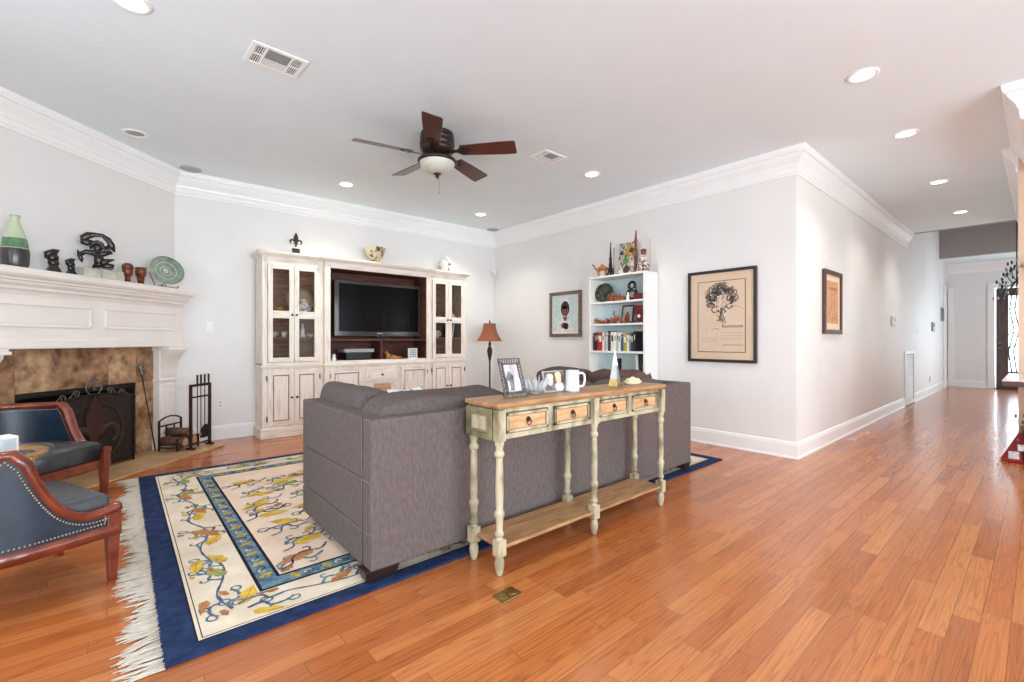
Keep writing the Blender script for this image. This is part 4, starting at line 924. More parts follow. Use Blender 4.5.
def tower(a, b):
    q = MB(); f = -.345; a, b = X(a), X(b)
    q.box(a, f+.021, .891, a+.022, -.0125, 2.10).box(b-.022, f+.021, .891, b, -.0125, 2.10).box(a, -.012, .891, b, 0, 2.10, 1).box(a, f+.021, 2.10, b, 0, 2.16).box(a, f+.021, .865, b, 0, .89, 1)
    q.box(a, f, .866, a+.055, f+.02, 2.16).box(b-.055, f, .866, b, f+.02, 2.16).box(a+.0555, f, 2.075, b-.0555, f+.02, 2.16, 2).box(a+.0555, f, .866, b-.0555, f+.02, .902, 2)
    q.build('tower_case', ['white_wash', 'tower_inside', 'white_wash_flat'], WU, .002)
    MB().box(a+.023, f+.03, 1.19, b-.023, -.013, 1.205).box(a+.023, f+.03, 1.49, b-.023, -.013, 1.505).build('shelf', 'tower_inside', WU)
    m = (a+b)/2; glass_door(a+.057, m-.002, f, m-.025); glass_door(m+.002, b-.057, f, m+.025)
    base_door(a+.057, m-.002, .145, .805, f, m-.03, a+.045); base_door(m+.002, b-.057, .145, .805, f, m+.03, b-.045)
tower(1.27, 1.965); tower(3.495, 4.175)
q = MB(); f = -.395; a, b = X(1.965), X(3.495)
q.box(a+.001, f, .866, a+.075, f+.33, 2.16).box(b-.065, f, .866, b-.001, f+.33, 2.16).box(a+.08, -.012, .903, b-.07, 0, 2.09, 1).box(a+.0755, f, 2.09, b-.0655, f+.03, 2.16, 2).box(a+.0755, f+.031, 2.092, b-.0655, 0, 2.15, 1)
q.box(a+.0755, f+.004, .866, b-.0655, 0, .902, 2)
q.box(a+.0755, f+.012, .903, a+.0795, -.013, 2.091, 1).box(b-.0695, f+.012, .903, b-.0655, -.013, 2.091, 1)
q.build('centre_case', MIX, WU, .002)
MB().box(a+.081, f+.02, 1.16, b-.071, -.013, 1.182).box(-.012, f+.04, .9025, .012, -.013, 1.159).build('television_shelf', 'cabinet_inside', WU, .002)
CP = [(-.0, 2.155), (.004, 2.155), (.006, 2.162), (.018, 2.172), (.032, 2.182), (.042, 2.192), (.046, 2.20), (.054, 2.203), (.054, 2.225), (0, 2.225)]
q = MB(); f0, f1 = -.345, -.395
q.sweep([(X(1.27), 0), (X(1.27), f0), (X(1.965), f0), (X(1.965), f1), (X(3.495), f1), (X(3.495), f0), (X(4.175), f0), (X(4.175), 0)], [(-d, z) for d, z in CP])
q.box(X(1.27)+.001, f0+.001, 2.165, X(4.175)-.001, -.001, 2.224).box(X(1.965)+.001, f1+.001, 2.165, X(3.495)-.001, f0+.001, 2.224)
q.build('cornice', 'white_wash_flat', WU)
# centre base: side doors, middle drawer over an open niche front
base_door(X(2.03), X(2.46), .145, .80, f1, X(2.42), X(2.035)); base_door(X(3.01), X(3.44), .145, .80, f1, X(3.05), X(3.43))
q = MB(); q.box(X(2.50), f1-.018, .60, X(2.95), f1, .80).box(X(2.55), f1-.024, .645, X(2.90), f1-.016, .755)
d = q.build('drawer', 'white_wash_flat', WU, .004)
MB().lathe([(.012, 0), (.006, .006), (.006, .014), (.012, .018), (.012, .026), (.001, .028)], n=14).build('knob', 'iron', d, loc=(X(2.725), f1-.024, .70), rot=(PI/2, 0, 0))
q = MB(); q.box(X(2.62), f1-.018, .145, X(2.86), f1, .58).build('drop_front', 'drawer_wood', WU, .004)

ZU = 2.2252
q = MB(); q.taper(0, 0, 0, .10, .07, .02, .10, .07).taper(0, 0, .02, .085, .06, .06, .06, .045).taper(0, 0, .06, .075, .05, .075, .075, .05)
fleur(q, 0, .145, .10, -.012, .012)
single('fleur_finial', q, 'bronze', 'dark fleur-de-lis ornament on top of the cabinet left tower', 'ornament', (1.685, 6.12, ZU)); bpy.data.objects['fleur_finial'].scale = (1.12, 1.12, 1.2)
q = MB(); q.lathe([(.001, 0), (.05, 0), (.055, .008), (.035, .02), (.05, .04), (.10, .09), (.13, .15), (.142, .19), (.146, .20), (.136, .20), (.12, .15), (.09, .09), (.001, .045)], n=36, cap=False)
single('footed_bowl', q, 'bowl_glaze', 'cream and brown painted footed bowl on top of the media cabinet', 'bowl', (2.72, 6.10, ZU)); bpy.data.objects['footed_bowl'].scale = (1, 1, 1.15)
q = MB(); q.lathe([(.001, 0), (.06, 0), (.075, .02), (.10, .07), (.105, .11), (.095, .15), (.065, .175), (.05, .18), (.052, .195), (.04, .195), (.001, .19)], n=32, cap=False)
q.lathe([(.05, .195), (.052, .20), (.03, .212), (.012, .218), (.013, .228), (.001, .232)], n=20, cap=False)
single('ginger_jar', q, 'jar_glaze', 'round white patterned jar on top of the cabinet right tower', 'jar', (3.91, 6.12, ZU)); bpy.data.objects['ginger_jar'].scale = (1.15, 1.15, 1.15)
# television
TV = thing('television', 'large black flat television with grey bezel in the cabinet centre', 'television', (2.785, 6.10, 1.1825))
MB().box(-.635, -.02, .04, .635, .045, .79).build('housing', 'bezel', TV, .006)
MB().box(-.575, -.024, .105, .60, -.018, .745).build('screen', 'screen_black', TV)
MB().box(-.045, -.0225, .075, .045, -.0195, .087).build('logo_bar', 'steel', TV)
q = MB(); q.lathe([(.33, 0), (.33, .008), (.10, .016), (.05, .02)], n=40, sy=.36); q.taper(0, .01, .012, .10, .05, .06, .07, .04)
q.build('stand', 'black_plastic', TV)
q = MB()
def onshelf(nm, mb, mats, label, cat, x, y, z, rz=0, grp=None): return single(nm, mb, mats, label, cat, (x, y, z), rz, grp)
SB = .9005
t = thing('media_player', 'grey disc player on black box in cabinet niche under television', 'media player', (2.43, 6.07, SB))
MB().box(-.17, -.12, 0, .17, .12, .105).build('lower_box', 'black_plastic', t, .003); MB().box(-.20, -.14, .106, .20, .13, .152).build('player', 'grey_plastic', t, .003)
q = MB(); q.tube([(-.10, 0, .02), (0, 0, .022), (.10, 0, .02)], [.012, .02, .014], 10).ell((-.07, 0, .055), .034, .022, .030, 14, 8).ell((-.095, -.0, .095), .02, .017, .022, 12, 8).tube([(-.10, -.01, .09), (-.13, -.015, .085)], .006, 6).tube([(-.03, 0, .05), (.05, .0, .03), (.14, 0, .025)], [.02, .013, .008], 8)
onshelf('resting_figurine', q, 'camel_tan', 'small tan reclining figurine in the niche under television', 'figurine', 2.93, 5.98, SB)
t = thing('small_sign', 'small square white sign with grey lettering under television', 'sign', (3.25, 6.0, SB), rad(4))
MB().box(-.075, -.012, 0, .075, .012, .15).build('board', 'white_ceramic', t, .003)
q = MB(); rg = random.Random(3)
for k in range(4):
    z = .115-k*.03; x = -.055
    while x < .05:
        wd = rg.uniform(.012, .026); q.box(x, -.0135, z, min(x+wd, .06), -.0122, z+.014); x += wd+.008
q.build('lettering', 'dark_grey', t)
q = MB(); q.lathe([(.001, 0), (.03, 0), (.034, .02), (.02, .05), (.026, .07), (.012, .09), (.001, .092)], n=16, cap=False)
onshelf('white_figurine', q, 'white_ceramic', 'tiny white ceramic figurine at left end of niche under television', 'figurine', 2.11, 5.99, SB)
# display pieces behind the tower glass
def bowl_mb(r, h): return MB().lathe([(.001, 0), (r*.45, 0), (r*.5, h*.1), (r*.8, h*.5), (r, h), (r*.93, h), (r*.7, h*.5), (.001, h*.2)], n=24, cap=False)
def cup_mb(r, h): return MB().lathe([(.001, 0), (r*.7, 0), (r*.8, h*.1), (r, h*.6), (r, h), (r*.9, h), (r*.85, h*.2), (.001, h*.15)], n=20, cap=False).tube([(r*.95, 0, h*.85), (r*1.5, 0, h*.75), (r*1.5, 0, h*.4), (r*.9, 0, h*.25)], r*.13, 8)
def fig_mb(h): return MB().lathe([(.001, 0), (h*.25, 0), (h*.22, h*.1), (h*.16, h*.35), (h*.2, h*.55), (h*.12, h*.7), (h*.08, h*.74), (h*.13, h*.85), (h*.1, h*.97), (.001, h)], n=16, cap=False)
def plate_rot(mb): return mb
S1, S2, S0 = 1.2055, 1.5055, .8905
onshelf('display_bowl', bowl_mb(.075, .07), 'gold_ceramic', 'small gold bowl behind upper left glass of cabinet left tower', 'bowl', 1.475, 6.10, S2)
single('display_plate', MB().lathe([(.001, 0), (.10, 0), (.17, .02), (.175, .026), (.10, .008), (.001, .008)], n=36, cap=False), 'cream_ceramic', 'round cream plate standing behind upper right glass of left tower', 'plate', (1.76, 6.22, S2+.172), 0, rot=(rad(80), 0, 0))
onshelf('flower_ornament', MB().lathe([(.001, 0), (.04, 0), (.045, .03), (.03, .05)], n=16, cap=False).ell((0, 0, .09), .07, .05, .05, 14, 8, 0, 1, 1, .12, 3).ell((-.05, -.02, .05), .035, .03, .03, 10, 6).ell((.05, -.02, .055), .035, .03, .03, 10, 6).ell((0, 0, .15), .045, .035, .035, 10, 6, 0, 1, 1, .1, 4), 'blue_white', 'blue and white porcelain flower ornament behind upper right glass', 'ornament', 1.765, 6.07, S2)
for i, (x, lb) in enumerate([(1.42, 'white cup on middle shelf behind lower left glass of left tower'), (1.53, 'second white cup beside it on left tower middle shelf')]): onshelf('display_cup', cup_mb(.035, .065), 'white_ceramic', ['leftmost white cup on the left tower middle shelf', 'white cup nearest the door knob on left tower middle shelf'][i], 'cup', x, 6.06, S1, rad(30*i), 'white cups in the left tower')
onshelf('display_bowl', bowl_mb(.07, .06), 'cream_ceramic', 'cream bowl at the bottom behind lower left glass of left tower', 'bowl', 1.47, 6.08, S0)
onshelf('display_figurine', fig_mb(.17), 'white_ceramic', 'white standing figurine on left tower middle shelf, right door', 'figurine', 1.75, 6.08, S1)
onshelf('display_bowl', bowl_mb(.05, .045), 'blue_white', 'small blue and white bowl beside figurine in left tower', 'bowl', 1.84, 6.06, S1)
onshelf('display_figurine', fig_mb(.13), 'gold_ceramic', 'yellow figurine at the bottom behind lower right glass of left tower', 'figurine', 1.81, 6.07, S0)
onshelf('display_cup', cup_mb(.04, .07), 'cream_ceramic', 'cream cup at the bottom of left tower beside yellow figurine', 'cup', 1.69, 6.07, S0)
onshelf('display_figurine', fig_mb(.12), 'terracotta', 'small reddish figurine behind upper left glass of right tower', 'figurine', 3.70, 6.08, S2)
onshelf('white_ornament', MB().ell((0, 0, .05), .05, .04, .05, 14, 8, 0, 1, 1, .12, 5).ell((.05, 0, .035), .03, .03, .035, 10, 6).ell((-.03, 0, .10), .03, .03, .03, 10, 6), 'white_ceramic', 'white ceramic ornament behind upper right glass of right tower', 'ornament', 3.96, 6.08, S2)
onshelf('display_cup', cup_mb(.055, .11), 'white_ceramic', 'large white cup on right tower middle shelf', 'cup', 3.69, 6.07, S1)
for i, (x, c, lb) in enumerate([(3.90, 'black', 'black book leaning at left in the right tower'), (3.945, 'white', 'white book leaning second in the right tower'), (3.985, 'slate', 'slate book leaning third in the right tower')]):
    single('display_book', MB().box(0, -.09, 0, .028, .09, .22), 'book_'+c, lb, 'book', (x, 6.12, S1+.004), 0, 'books leaning in the right tower', .002, rot=(0, rad(9), 0))
onshelf('display_figurine', fig_mb(.15), 'white_ceramic', 'white figurine at the bottom of the right tower', 'figurine', 3.97, 6.08, S0)

# ------------------------------------------------------------------ floor lamp
FL = thing('floor_lamp', 'dark bronze floor lamp with copper brown square shade in corner', 'floor lamp', (4.60, 5.90, 0))
MB().lathe([(.15, 0), (.155, .015), (.14, .03), (.06, .045), (.03, .06), (.02, .09)], n=32).build('base', 'bronze', FL)
MB().lathe([(.016, .08), (.016, .20), (.024, .22), (.016, .24), (.013, .5), (.014, .82), (.022, .86), (.034, .92), (.045, .985), (.042, 1.02), (.022, 1.06), (.016, 1.08), (.026, 1.10), (.02, 1.12), (.012, 1.14), (.012, 1.16)], n=18).build('pole', 'bronze', FL)
T = Matrix.Rotation(rad(41), 4, 'Z')
q = MB(T); N = 6
rows = []
for k in range(N+1):
    t = k/N; hw_ = .235-.125*t-.03*math.sin(t*PI); z = 1.15+.29*t; rows.append((hw_, z))
def sq(mb, a, z): return [mb.pt((sx*a, sy*a*.72, z)) for sx, sy in [(-1, -1), (1, -1), (1, 1), (-1, 1)]]
R0 = [sq(q, a, z) for a, z in rows]; R1 = [sq(q, a-.004, z) for a, z in rows]
for k in range(N):
    for j in range(4): q.face([R0[k][j], R0[k][(j+1) % 4], R0[k+1][(j+1) % 4], R0[k+1][j]]); q.face([R1[k][(j+1) % 4], R1[k][j], R1[k+1][j], R1[k+1][(j+1) % 4]])
for k in (0, N):
    for j in range(4): q.face([R0[k][j], R0[k][(j+1) % 4], R1[k][(j+1) % 4], R1[k][j]])
q.build('lamp_shade', 'shade_fabric', FL)
MB().tube([(0, 0, 1.15), (0, 0, 1.455)], .004, 6).tube([(-.08, -.045, 1.435), (0, 0, 1.437), (.08, .045, 1.435)], .003, 6).lathe([(.004, 1.445), (.014, 1.452), (.016, 1.465), (.008, 1.475), (.012, 1.485), (.001, 1.495)], n=14).build('finial', 'bronze', FL)

# ------------------------------------------------------------------ bookcase on the portrait wall
BX0, BX1, BYA, BYB, BH = 4.75, 5.035, 3.09, 3.945, 2.0
BK = thing('bookcase', 'narrow white bookcase with pale aqua back against the picture wall', 'bookcase', (4.88, 3.52, 0))
def b_(x0, y0, z0, x1, y1, z1, q, m=0): q.box(x0-4.88, y0-3.52, z0, x1-4.88, y1-3.52, z1, m)
q = MB(); b_(BX0, BYA, 0, BX1, BYA+.025, BH-.0251, q); b_(BX0, BYB-.025, 0, BX1, BYB, BH-.0251, q); b_(BX0, BYA, BH-.025, BX1, BYB, BH, q); b_(BX0+.004, BYA+.0252, 0, BX1-.015, BYB-.0252, .08, q); q.build('carcass', 'bookcase_paint', BK, .002)
q = MB(); b_(BX1-.012, BYA+.0255, .05, BX1-.002, BYB-.0255, BH-.026, q); q.build('back_panel', 'aqua_paint', BK)
for z in (1.665, 1.38, 1.03, .70, .38):
    q = MB(); b_(BX0+.004, BYA+.026, z-.025, BX1-.013, BYB-.026, z, q); q.build('shelf', 'bookcase_paint', BK, .002)
# books, left (far) to right (near): colour, thickness, height, label
books = [('maroon', .026, .235, 'dark maroon book at left end of the book row'), ('black', .030, .245, 'black book second from left in the book row'), ('olive', .034, .250, 'dark olive book left of the red book'), ('red', .058, .245, 'thick red book in the bookcase row'),
         ('white', .030, .245, 'white book just right of the thick red book'), ('pinkgrey', .032, .22, 'pinkish grey book between two white books'), ('lightgrey', .026, .24, 'light grey book left of the slate books'), ('slate', .026, .265, 'slate book with taller spine, left of its pair'), ('charcoal', .024, .25, 'charcoal book between slate and ivory books'),
         ('ivory', .050, .25, 'wide ivory book at the middle of the row'), ('white', .030, .245, 'white book between ivory and sage books'), ('sage', .036, .24, 'sage green book at the middle of the row'), ('white', .034, .24, 'white book between sage and blue books'), ('blue', .026, .215, 'bright blue book in the bookcase row'),
         ('black', .018, .22, 'thin black book beside the blue book'), ('mustard', .050, .225, 'mustard yellow book right of the thin black book'), ('white', .028, .21, 'white book right of the mustard book'), ('grey', .036, .24, 'grey book beside the dark books at right end'), ('charcoal', .030, .235, 'charcoal book second from right end of row'), ('black', .030, .255, 'tall black book at right end of the book row')]
y = BYB-.045
for i, (c, t, h, lb) in enumerate(books):
    t *= .98; h *= .97
    q = MB(); d = .15+.02*(i*7 % 5)/5
    q.box(0, -t, 0, d, 0, h, 0); q.box(.006, -t+.003, .004, d+.0005, -.003, h+.0003, 1)
    if t > .027: q.box(-.0006, -t+.009, h*(.5+.06*(i % 3)), .001, -.009, h*.82, 2)
    else: q.box(-.0006, -t+.001, h*.84, .001, -.001, h*.87, 2)
    single('book', q, ['book_'+c, 'paper', 'book_ivory' if c not in ('white', 'ivory', 'lightgrey', 'sage') else 'book_slate'], lb, 'book', (4.785+.006*(i % 3), y, 1.0305), 0, 'books standing on the bookcase shelf')
    y -= t+.0006
single('binder', MB().box(0, -.045, 0, .20, 0, .30), 'book_black', 'large black binder at right under the row of books', 'binder', (4.79, 3.185, .7005), 0, None, .003, rot=(rad(-4), 0, 0))
single('binder', MB().box(0, -.03, 0, .20, 0, .28), 'book_white', 'white binder beside the black binder under the row of books', 'binder', (4.80, 3.24, .7005), 0, None, .003, rot=(rad(-3), 0, 0))
single('small_speaker', MB().cbox(0, 0, 0, .09, .07, .235), 'black_plastic', 'small black upright box on bookcase shelf behind the obelisk', 'box', (4.84, 3.55, .7005), 0, None, .004)
# top shelf ornaments
q = MB(); q.lathe([(.001, 0), (.05, 0), (.125, .015), (.13, .022), (.05, .01), (.001, .01)], n=32, cap=False)
single('stone_dish', q, 'malachite', 'large dark green round dish leaning at left on top shelf', 'dish', (4.90, 3.80, 1.665+.128), 0, None, rot=(0, rad(-78), rad(14)))
single('stone_dish', MB().lathe([(.001, 0), (.04, 0), (.075, .012), (.08, .018), (.03, .008), (.001, .008)], n=28, cap=False), 'malachite', 'smaller dark green round dish leaning on top shelf', 'dish', (4.87, 3.68, 1.665+.079), 0, None, rot=(0, rad(-72), rad(-8)))
q = MB()
for k in range(5): q.cbox(0, -.055*k, .0, .05, .045, .035+.012*((k*3) % 4)); q.ell((0, -.055*k, .05+.012*((k*3) % 4)), .018, .016, .016, 10, 6)
q.cbox(0, -.11, 0, .04, .26, .012)
single('wooden_train', q, 'terracotta', 'row of small reddish clay figures on top shelf of bookcase', 'figurine', (4.81, 3.655, 1.6655))
q = MB(); q.tube([(0, .065*math.sin(2*PI*k/24), .075+.062*math.cos(2*PI*k/24)) for k in range(24)], .022, 10, closed=True).tube([(0, .045*math.sin(2*PI*k/24), .185+.045*math.cos(2*PI*k/24)) for k in range(24)], .017, 10, closed=True)
q.cbox(0, 0, 0, .05, .09, .014)
single('knot_sculpture', q, 'carved_black', 'black figure-eight ring sculpture on top shelf of bookcase', 'sculpture', (4.86, 3.345, 1.6655))
single('white_figurine', fig_mb(.10), 'white_ceramic', 'small white figurine standing before the black ring sculpture', 'figurine', (4.795, 3.36, 1.6655))
q = MB().cbox(0, 0, 0, .09, .12, .05); q.prism([(-.065, .05), (.065, .05), (.05, .075), (-.05, .075)], -.045, .045, 'x')
single('lidded_box', q, 'red_gloss', 'small dark red lidded box at right on top shelf', 'box', (4.83, 3.215, 1.6655), 0, None, .003)
# second shelf
q = MB(); q.ell((0, 0, .025), .05, .10, .025, 16, 8)
for s in (-1, 1):
    for k in range(4): q.tube([(0, s*(.03+.02*k), .03), (-.02, s*(.06+.025*k), .055), (-.035, s*(.075+.03*k), .003)], [.008, .007, .003], 6)
    q.tube([(-.03, s*.07, .03), (-.06, s*.10, .06), (-.06, s*.06, .075)], [.010, .014, .004], 8)
single('crab_carving', q, 'terracotta', 'orange carved crab on second shelf of bookcase', 'figurine', (4.85, 3.765, 1.3805))
q = MB(); q.tube([(0, 0, 0), (0, .006, .06), (0, -.004, .12), (0, .003, .17)], [.006, .005, .004, .003], 8).ell((0, .0, .02), .02, .02, .02, 10, 6).cbox(0, 0, 0, .05, .05, .008)
q.tube([(0, .004, .10), (0, .03, .13), (0, .012, .16)], .004, 6)
single('sail_figurine', q, 'bronze', 'thin dark upright figurine on second shelf beside the crab', 'figurine', (4.85, 3.60, 1.3805))
t = thing('picture_frame', 'black framed photo standing on the second shelf of bookcase', 'picture frame', (4.90, 3.455, 1.3805), 0)
T = Matrix.Rotation(rad(12), 4, 'Y')
q = MB(T)
for a, b, c, d in [(-.09, -.072, 0, .24), (.072, .09, 0, .24), (-.09, .09, 0, .018), (-.09, .09, .222, .24)]: q.box(-.006, a, c, .006, b, d)
q.build('frame', 'frame_black', t, .002)
q = MB(T); q.box(-.001, -.072, .018, .004, .072, .222, 0); q.poly([(-.0015, .05, .02), (-.0015, -.05, .02), (-.0015, -.03, .12), (-.0015, 0, .16), (-.0015, .03, .12)], 1)
q.build('photograph', ['photo_light', 'terracotta'], t)
q = MB(); q.tube([(0, .06, .012), (0, .02, .05), (-.01, -.02, .075), (0, -.07, .04), (.01, -.12, .012)], [.02, .03, .026, .022, .012], 10).ell((-.01, .07, .05), .022, .025, .03, 12, 8)
single('wood_carving', q, 'terracotta', 'reddish reclining wood carving before the framed photo on second shelf', 'figurine', (4.80, 3.53, 1.3805))
q = MB(); q.taper(0, 0, 0, .06, .06, .19, .085, .11, 0, .01); q.ell((-.036, 0, .08), .012, .022, .022, 12, 8, 1); q.cbox(0, .01, .19, .09, .12, .025, 0)
single('red_tin', q, ['red_gloss', 'white_ceramic'], 'tall dark red tin with white spot on second shelf, right end', 'tin', (4.83, 3.20, 1.3805), 0, None, .003)
single('pebble_dish', MB().lathe([(.001, 0), (.05, 0), (.055, .012), (.04, .02), (.001, .018)], n=20, cap=False), 'malachite', 'flat dark dish beside the red tin on second shelf', 'dish', (4.82, 3.31, 1.3805))
# on top of the bookcase
q = MB(); q.tube([(0, .075, .105), (0, .04, .115), (0, .005, .125), (0, -.04, .115), (0, -.075, .10)], [.018, .032, .036, .034, .02], 12); q.ell((0, .0, .155), .016, .03, .022, 12, 8)
q.tube([(0, .07, .11), (0, .105, .115), (0, .13, .15), (0, .14, .175)], [.016, .013, .010, .010], 10).ell((0, .155, .178), .010, .024, .011, 10, 8)
for yy in (-.06, .06):
    for xx in (-.014, .014): q.tube([(xx, yy, .105), (xx, yy+.004, .05), (xx, yy, .0)], [.012, .007, .007], 8)
q.tube([(0, -.09, .105), (0, -.10, .07)], .004, 6)
single('camel_figurine', q, 'camel_tan', 'small tan camel figurine at left end on top of bookcase', 'figurine', (4.85, 3.80, 2.0005))
q = MB(); q.taper(.03, .03, 0, .02, .02, .10, .014, .014, -.018, -.018).taper(-.03, .03, 0, .02, .02, .10, .014, .014, .018, -.018).taper(.03, -.03, 0, .02, .02, .10, .014, .014, -.018, .018).taper(-.03, -.03, 0, .02, .02, .10, .014, .014, .018, .018)
q.cbox(0, 0, .095, .055, .055, .012).taper(0, 0, .107, .036, .036, .22, .022, .022).cbox(0, 0, .22, .034, .034, .01).taper(0, 0, .23, .02, .02, .42, .008, .008).cbox(0, 0, .42, .016, .016, .008).taper(0, 0, .428, .005, .005, .46, .002, .002)
single('model_tower', q, 'bronze', 'tall thin bronze model tower on top of bookcase beside camel', 'souvenir', (4.85, 3.665, 2.0005))
single('slim_rod', MB().taper(0, 0, 0, .03, .03, .01, .03, .03).tube([(0, 0, .01), (0, 0, .36)], .005, 8), 'pewter', 'thin grey rod standing between model tower and collage board', 'rod', (4.86, 3.62, 2.0005))
t = thing('collage_board', 'rectangular collage print leaning on top of bookcase', 'print', (4.92, 3.475, 2.0005))
T = Matrix.Rotation(rad(8), 4, 'Y')
MB(T).box(-.006, -.135, 0, .006, .135, .43).build('panel', 'collage', t)
q = MB(T); rg = random.Random(9)
for (cy, cz, r, m) in [(-.03, .32, .075, 1), (-.055, .32, .035, 2), (.02, .19, .045, 3), (.0, .08, .05, 2), (.08, .06, .04, 0), (.09, .30, .03, 2), (-.09, .14, .035, 0)]:
    q.poly([(-.0065-.0002*m, cy+r*(1+.2*math.sin(3*k))*math.cos(2*PI*k/14), cz+r*(1+.2*math.cos(2*k))*math.sin(2*PI*k/14)) for k in range(14)][::-1], m)
q.build('cut_paper', ['cloth_white', 'gold_ceramic', 'frame_walnut', 'collage_leaf'], t)
q = MB(); q.tube([(0, 0, 0), (0, .005, .12), (.0, -.004, .25), (0, .004, .36)], [.018, .022, .018, .012], 10).ell((0, .004, .39), .02, .022, .035, 12, 8).tube([(0, .004, .41), (0, .0, .47), (0, -.004, .52)], [.014, .012, .006], 8).cbox(0, 0, 0, .06, .06, .012)
q.tube([(-.01, .02, .30), (-.02, .03, .22), (-.02, .0, .16)], [.008, .007, .006], 8)
single('carved_figure', q, 'carved_red', 'tall slender dark carved figure on top of bookcase beside the collage', 'figurine', (4.82, 3.26, 2.0005))
q = MB(); q.lathe([(.001, 0), (.085, 0), (.088, .02), (.075, .08), (.05, .15), (.035, .19), (.02, .205)], n=24, cap=False, m=0).ell((0, 0, .235), .032, .032, .038, 14, 10, 1).ell((0, 0, .258), .036, .036, .025, 14, 8, 2)
single('seated_doll', q, ['collage', 'skin_brown', 'red_cloth'], 'seated doll in patterned dress with red cap on bookcase top', 'doll', (4.84, 3.165, 2.0005))
single('slim_rod', MB().cbox(0, 0, 0, .03, .03, .01).tube([(0, 0, .01), (0, .01, .42)], .004, 8), 'cut_wood', 'thin pale rod standing behind the seated doll', 'rod', (4.96, 3.145, 2.0005))

# ------------------------------------------------------------------ pictures
def framed(name, label, loc, rz, w, h, fw_, depth, fm):
    """hangs on the wall: local x across, y out of the wall towards -y, z up from its lower edge"""
    t = thing(name, label, 'picture', loc, rz)
    q = MB(); a = w/2
    for x0, x1, z0, z1 in [(-a, -a+fw_, 0, h), (a-fw_, a, 0, h), (-a+fw_, a-fw_, 0, fw_), (-a+fw_, a-fw_, h-fw_, h)]: q.box(x0, -depth, z0, x1, -.002, z1)
    q.build('frame', fm, t, .003); return t
# poster: portrait wall faces -x, so local x runs towards -y
P2 = framed('framed_poster', 'large black framed tan poster with a dark charcoal sketch on wall', (XP, 2.308, .925), rad(-90), .755, 1.02, .032, .035, 'frame_black')
MB().box(-.35, -.016, .03, .35, -.006, .99).build('mat_board', 'mat_board', P2)
q = MB()
for x0, x1, z0, z1 in [(-.262, -.256, .11, .90), (.256, .262, .11, .90), (-.262, .262, .11, .116), (-.262, .262, .894, .90)]: q.box(x0, -.0195, z0, x1, -.016, z1, 1)
q.box(-.256, -.0185, .116, .256, -.016, .894, 0); q.build('sheet', ['poster_paper', 'charcoal'], P2)
# generic charcoal sketch: a windblown round tree on a slope
q = MB(); rg = random.Random(21)
def stroke(pts, r, m=0): q.tube([(x, -.0187, z) for x, z in pts], r, 5, m, thin=.12)
for k in range(190):
    a = rg.uniform(0, 2*PI); d = rg.random()**.45; cx = .0+.165*d*math.cos(a); cz = .71+.15*d*math.sin(a)
    r = rg.uniform(.012, .034); s0 = rg.uniform(0, 6.28); n = rg.randint(5, 9)
    if math.hypot((cx-.015)/.075, (cz-.665)/.085) < 1: continue
    stroke([(cx+r*math.cos(s0+j*.55)*(1-j*.05), clamp(cz+r*math.sin(s0+j*.55), .13, .885)) for j in range(n)], rg.uniform(.0032, .0078), 0 if d < .9 else 1)
for k in range(26):
    x0 = rg.uniform(-.06, .09); z0 = rg.uniform(.59, .73); stroke([(x0, z0), (x0+.012, z0+.02), (x0+.03, z0+.03)], .0018, 1)
for x0, x1 in [(.0, -.015), (.012, .02), (.022, .045), (.006, .0)]: stroke([(x0, .60), (x0-.006, .54), (x1, .475), (x1-.03, .455)], .004, 0)
for k in range(9): stroke([(-.05+k*.008, .53-k*.012), (-.02+k*.008, .505-k*.010), (.02+k*.006, .50-k*.008)], .002, 1)
stroke([(.12, .62), (.20, .60), (.245, .57)], .002, 1); stroke([(-.10, .36), (-.05, .375), (-.02, .355)], .003, 1); stroke([(-.17, .355), (-.155, .36)], .003, 1)
for i, (x0, x1) in enumerate([(-.2, -.04), (-.21, -.06), (-.2, -.05)]): stroke([(x0, .27-.02*i), (x1, .272-.02*i)], .0012, 1)
for i in range(3): stroke([(.0, .325-.035*i), (.225, .327-.035*i)], .0012, 1)
stroke([(.02, .19), (.23, .192)], .003, 1)
q.build('sketch', ['charcoal', 'charcoal_soft'], P2)
def text(body, size, loc, rot, name, m, parent):
    cu = bpy.data.curves.new(name, 'FONT'); cu.body = body; cu.size = size; cu.extrude = .0006; cu.align_x = 'CENTER'; cu.align_y = 'CENTER'
    o = bpy.data.objects.new(name+'_curve', cu); COL.objects.link(o); bpy.context.view_layer.update()
    me = bpy.data.meshes.new_from_object(o); bpy.data.objects.remove(o); me.name = name
    me.materials.clear(); me.materials.append(M[m]); o = bpy.data.objects.new(name, me); COL.objects.link(o); o.location = loc; o.rotation_euler = rot; o.parent = parent; return o
text('Rembrandt', .05, (.125, -.0192, .395), (PI/2, 0, 0), 'heading', 'frame_walnut', P2)
MB().box(-.348, -.0265, .032, .348, -.0245, .988).build('glazing', 'clear_glass', P2)
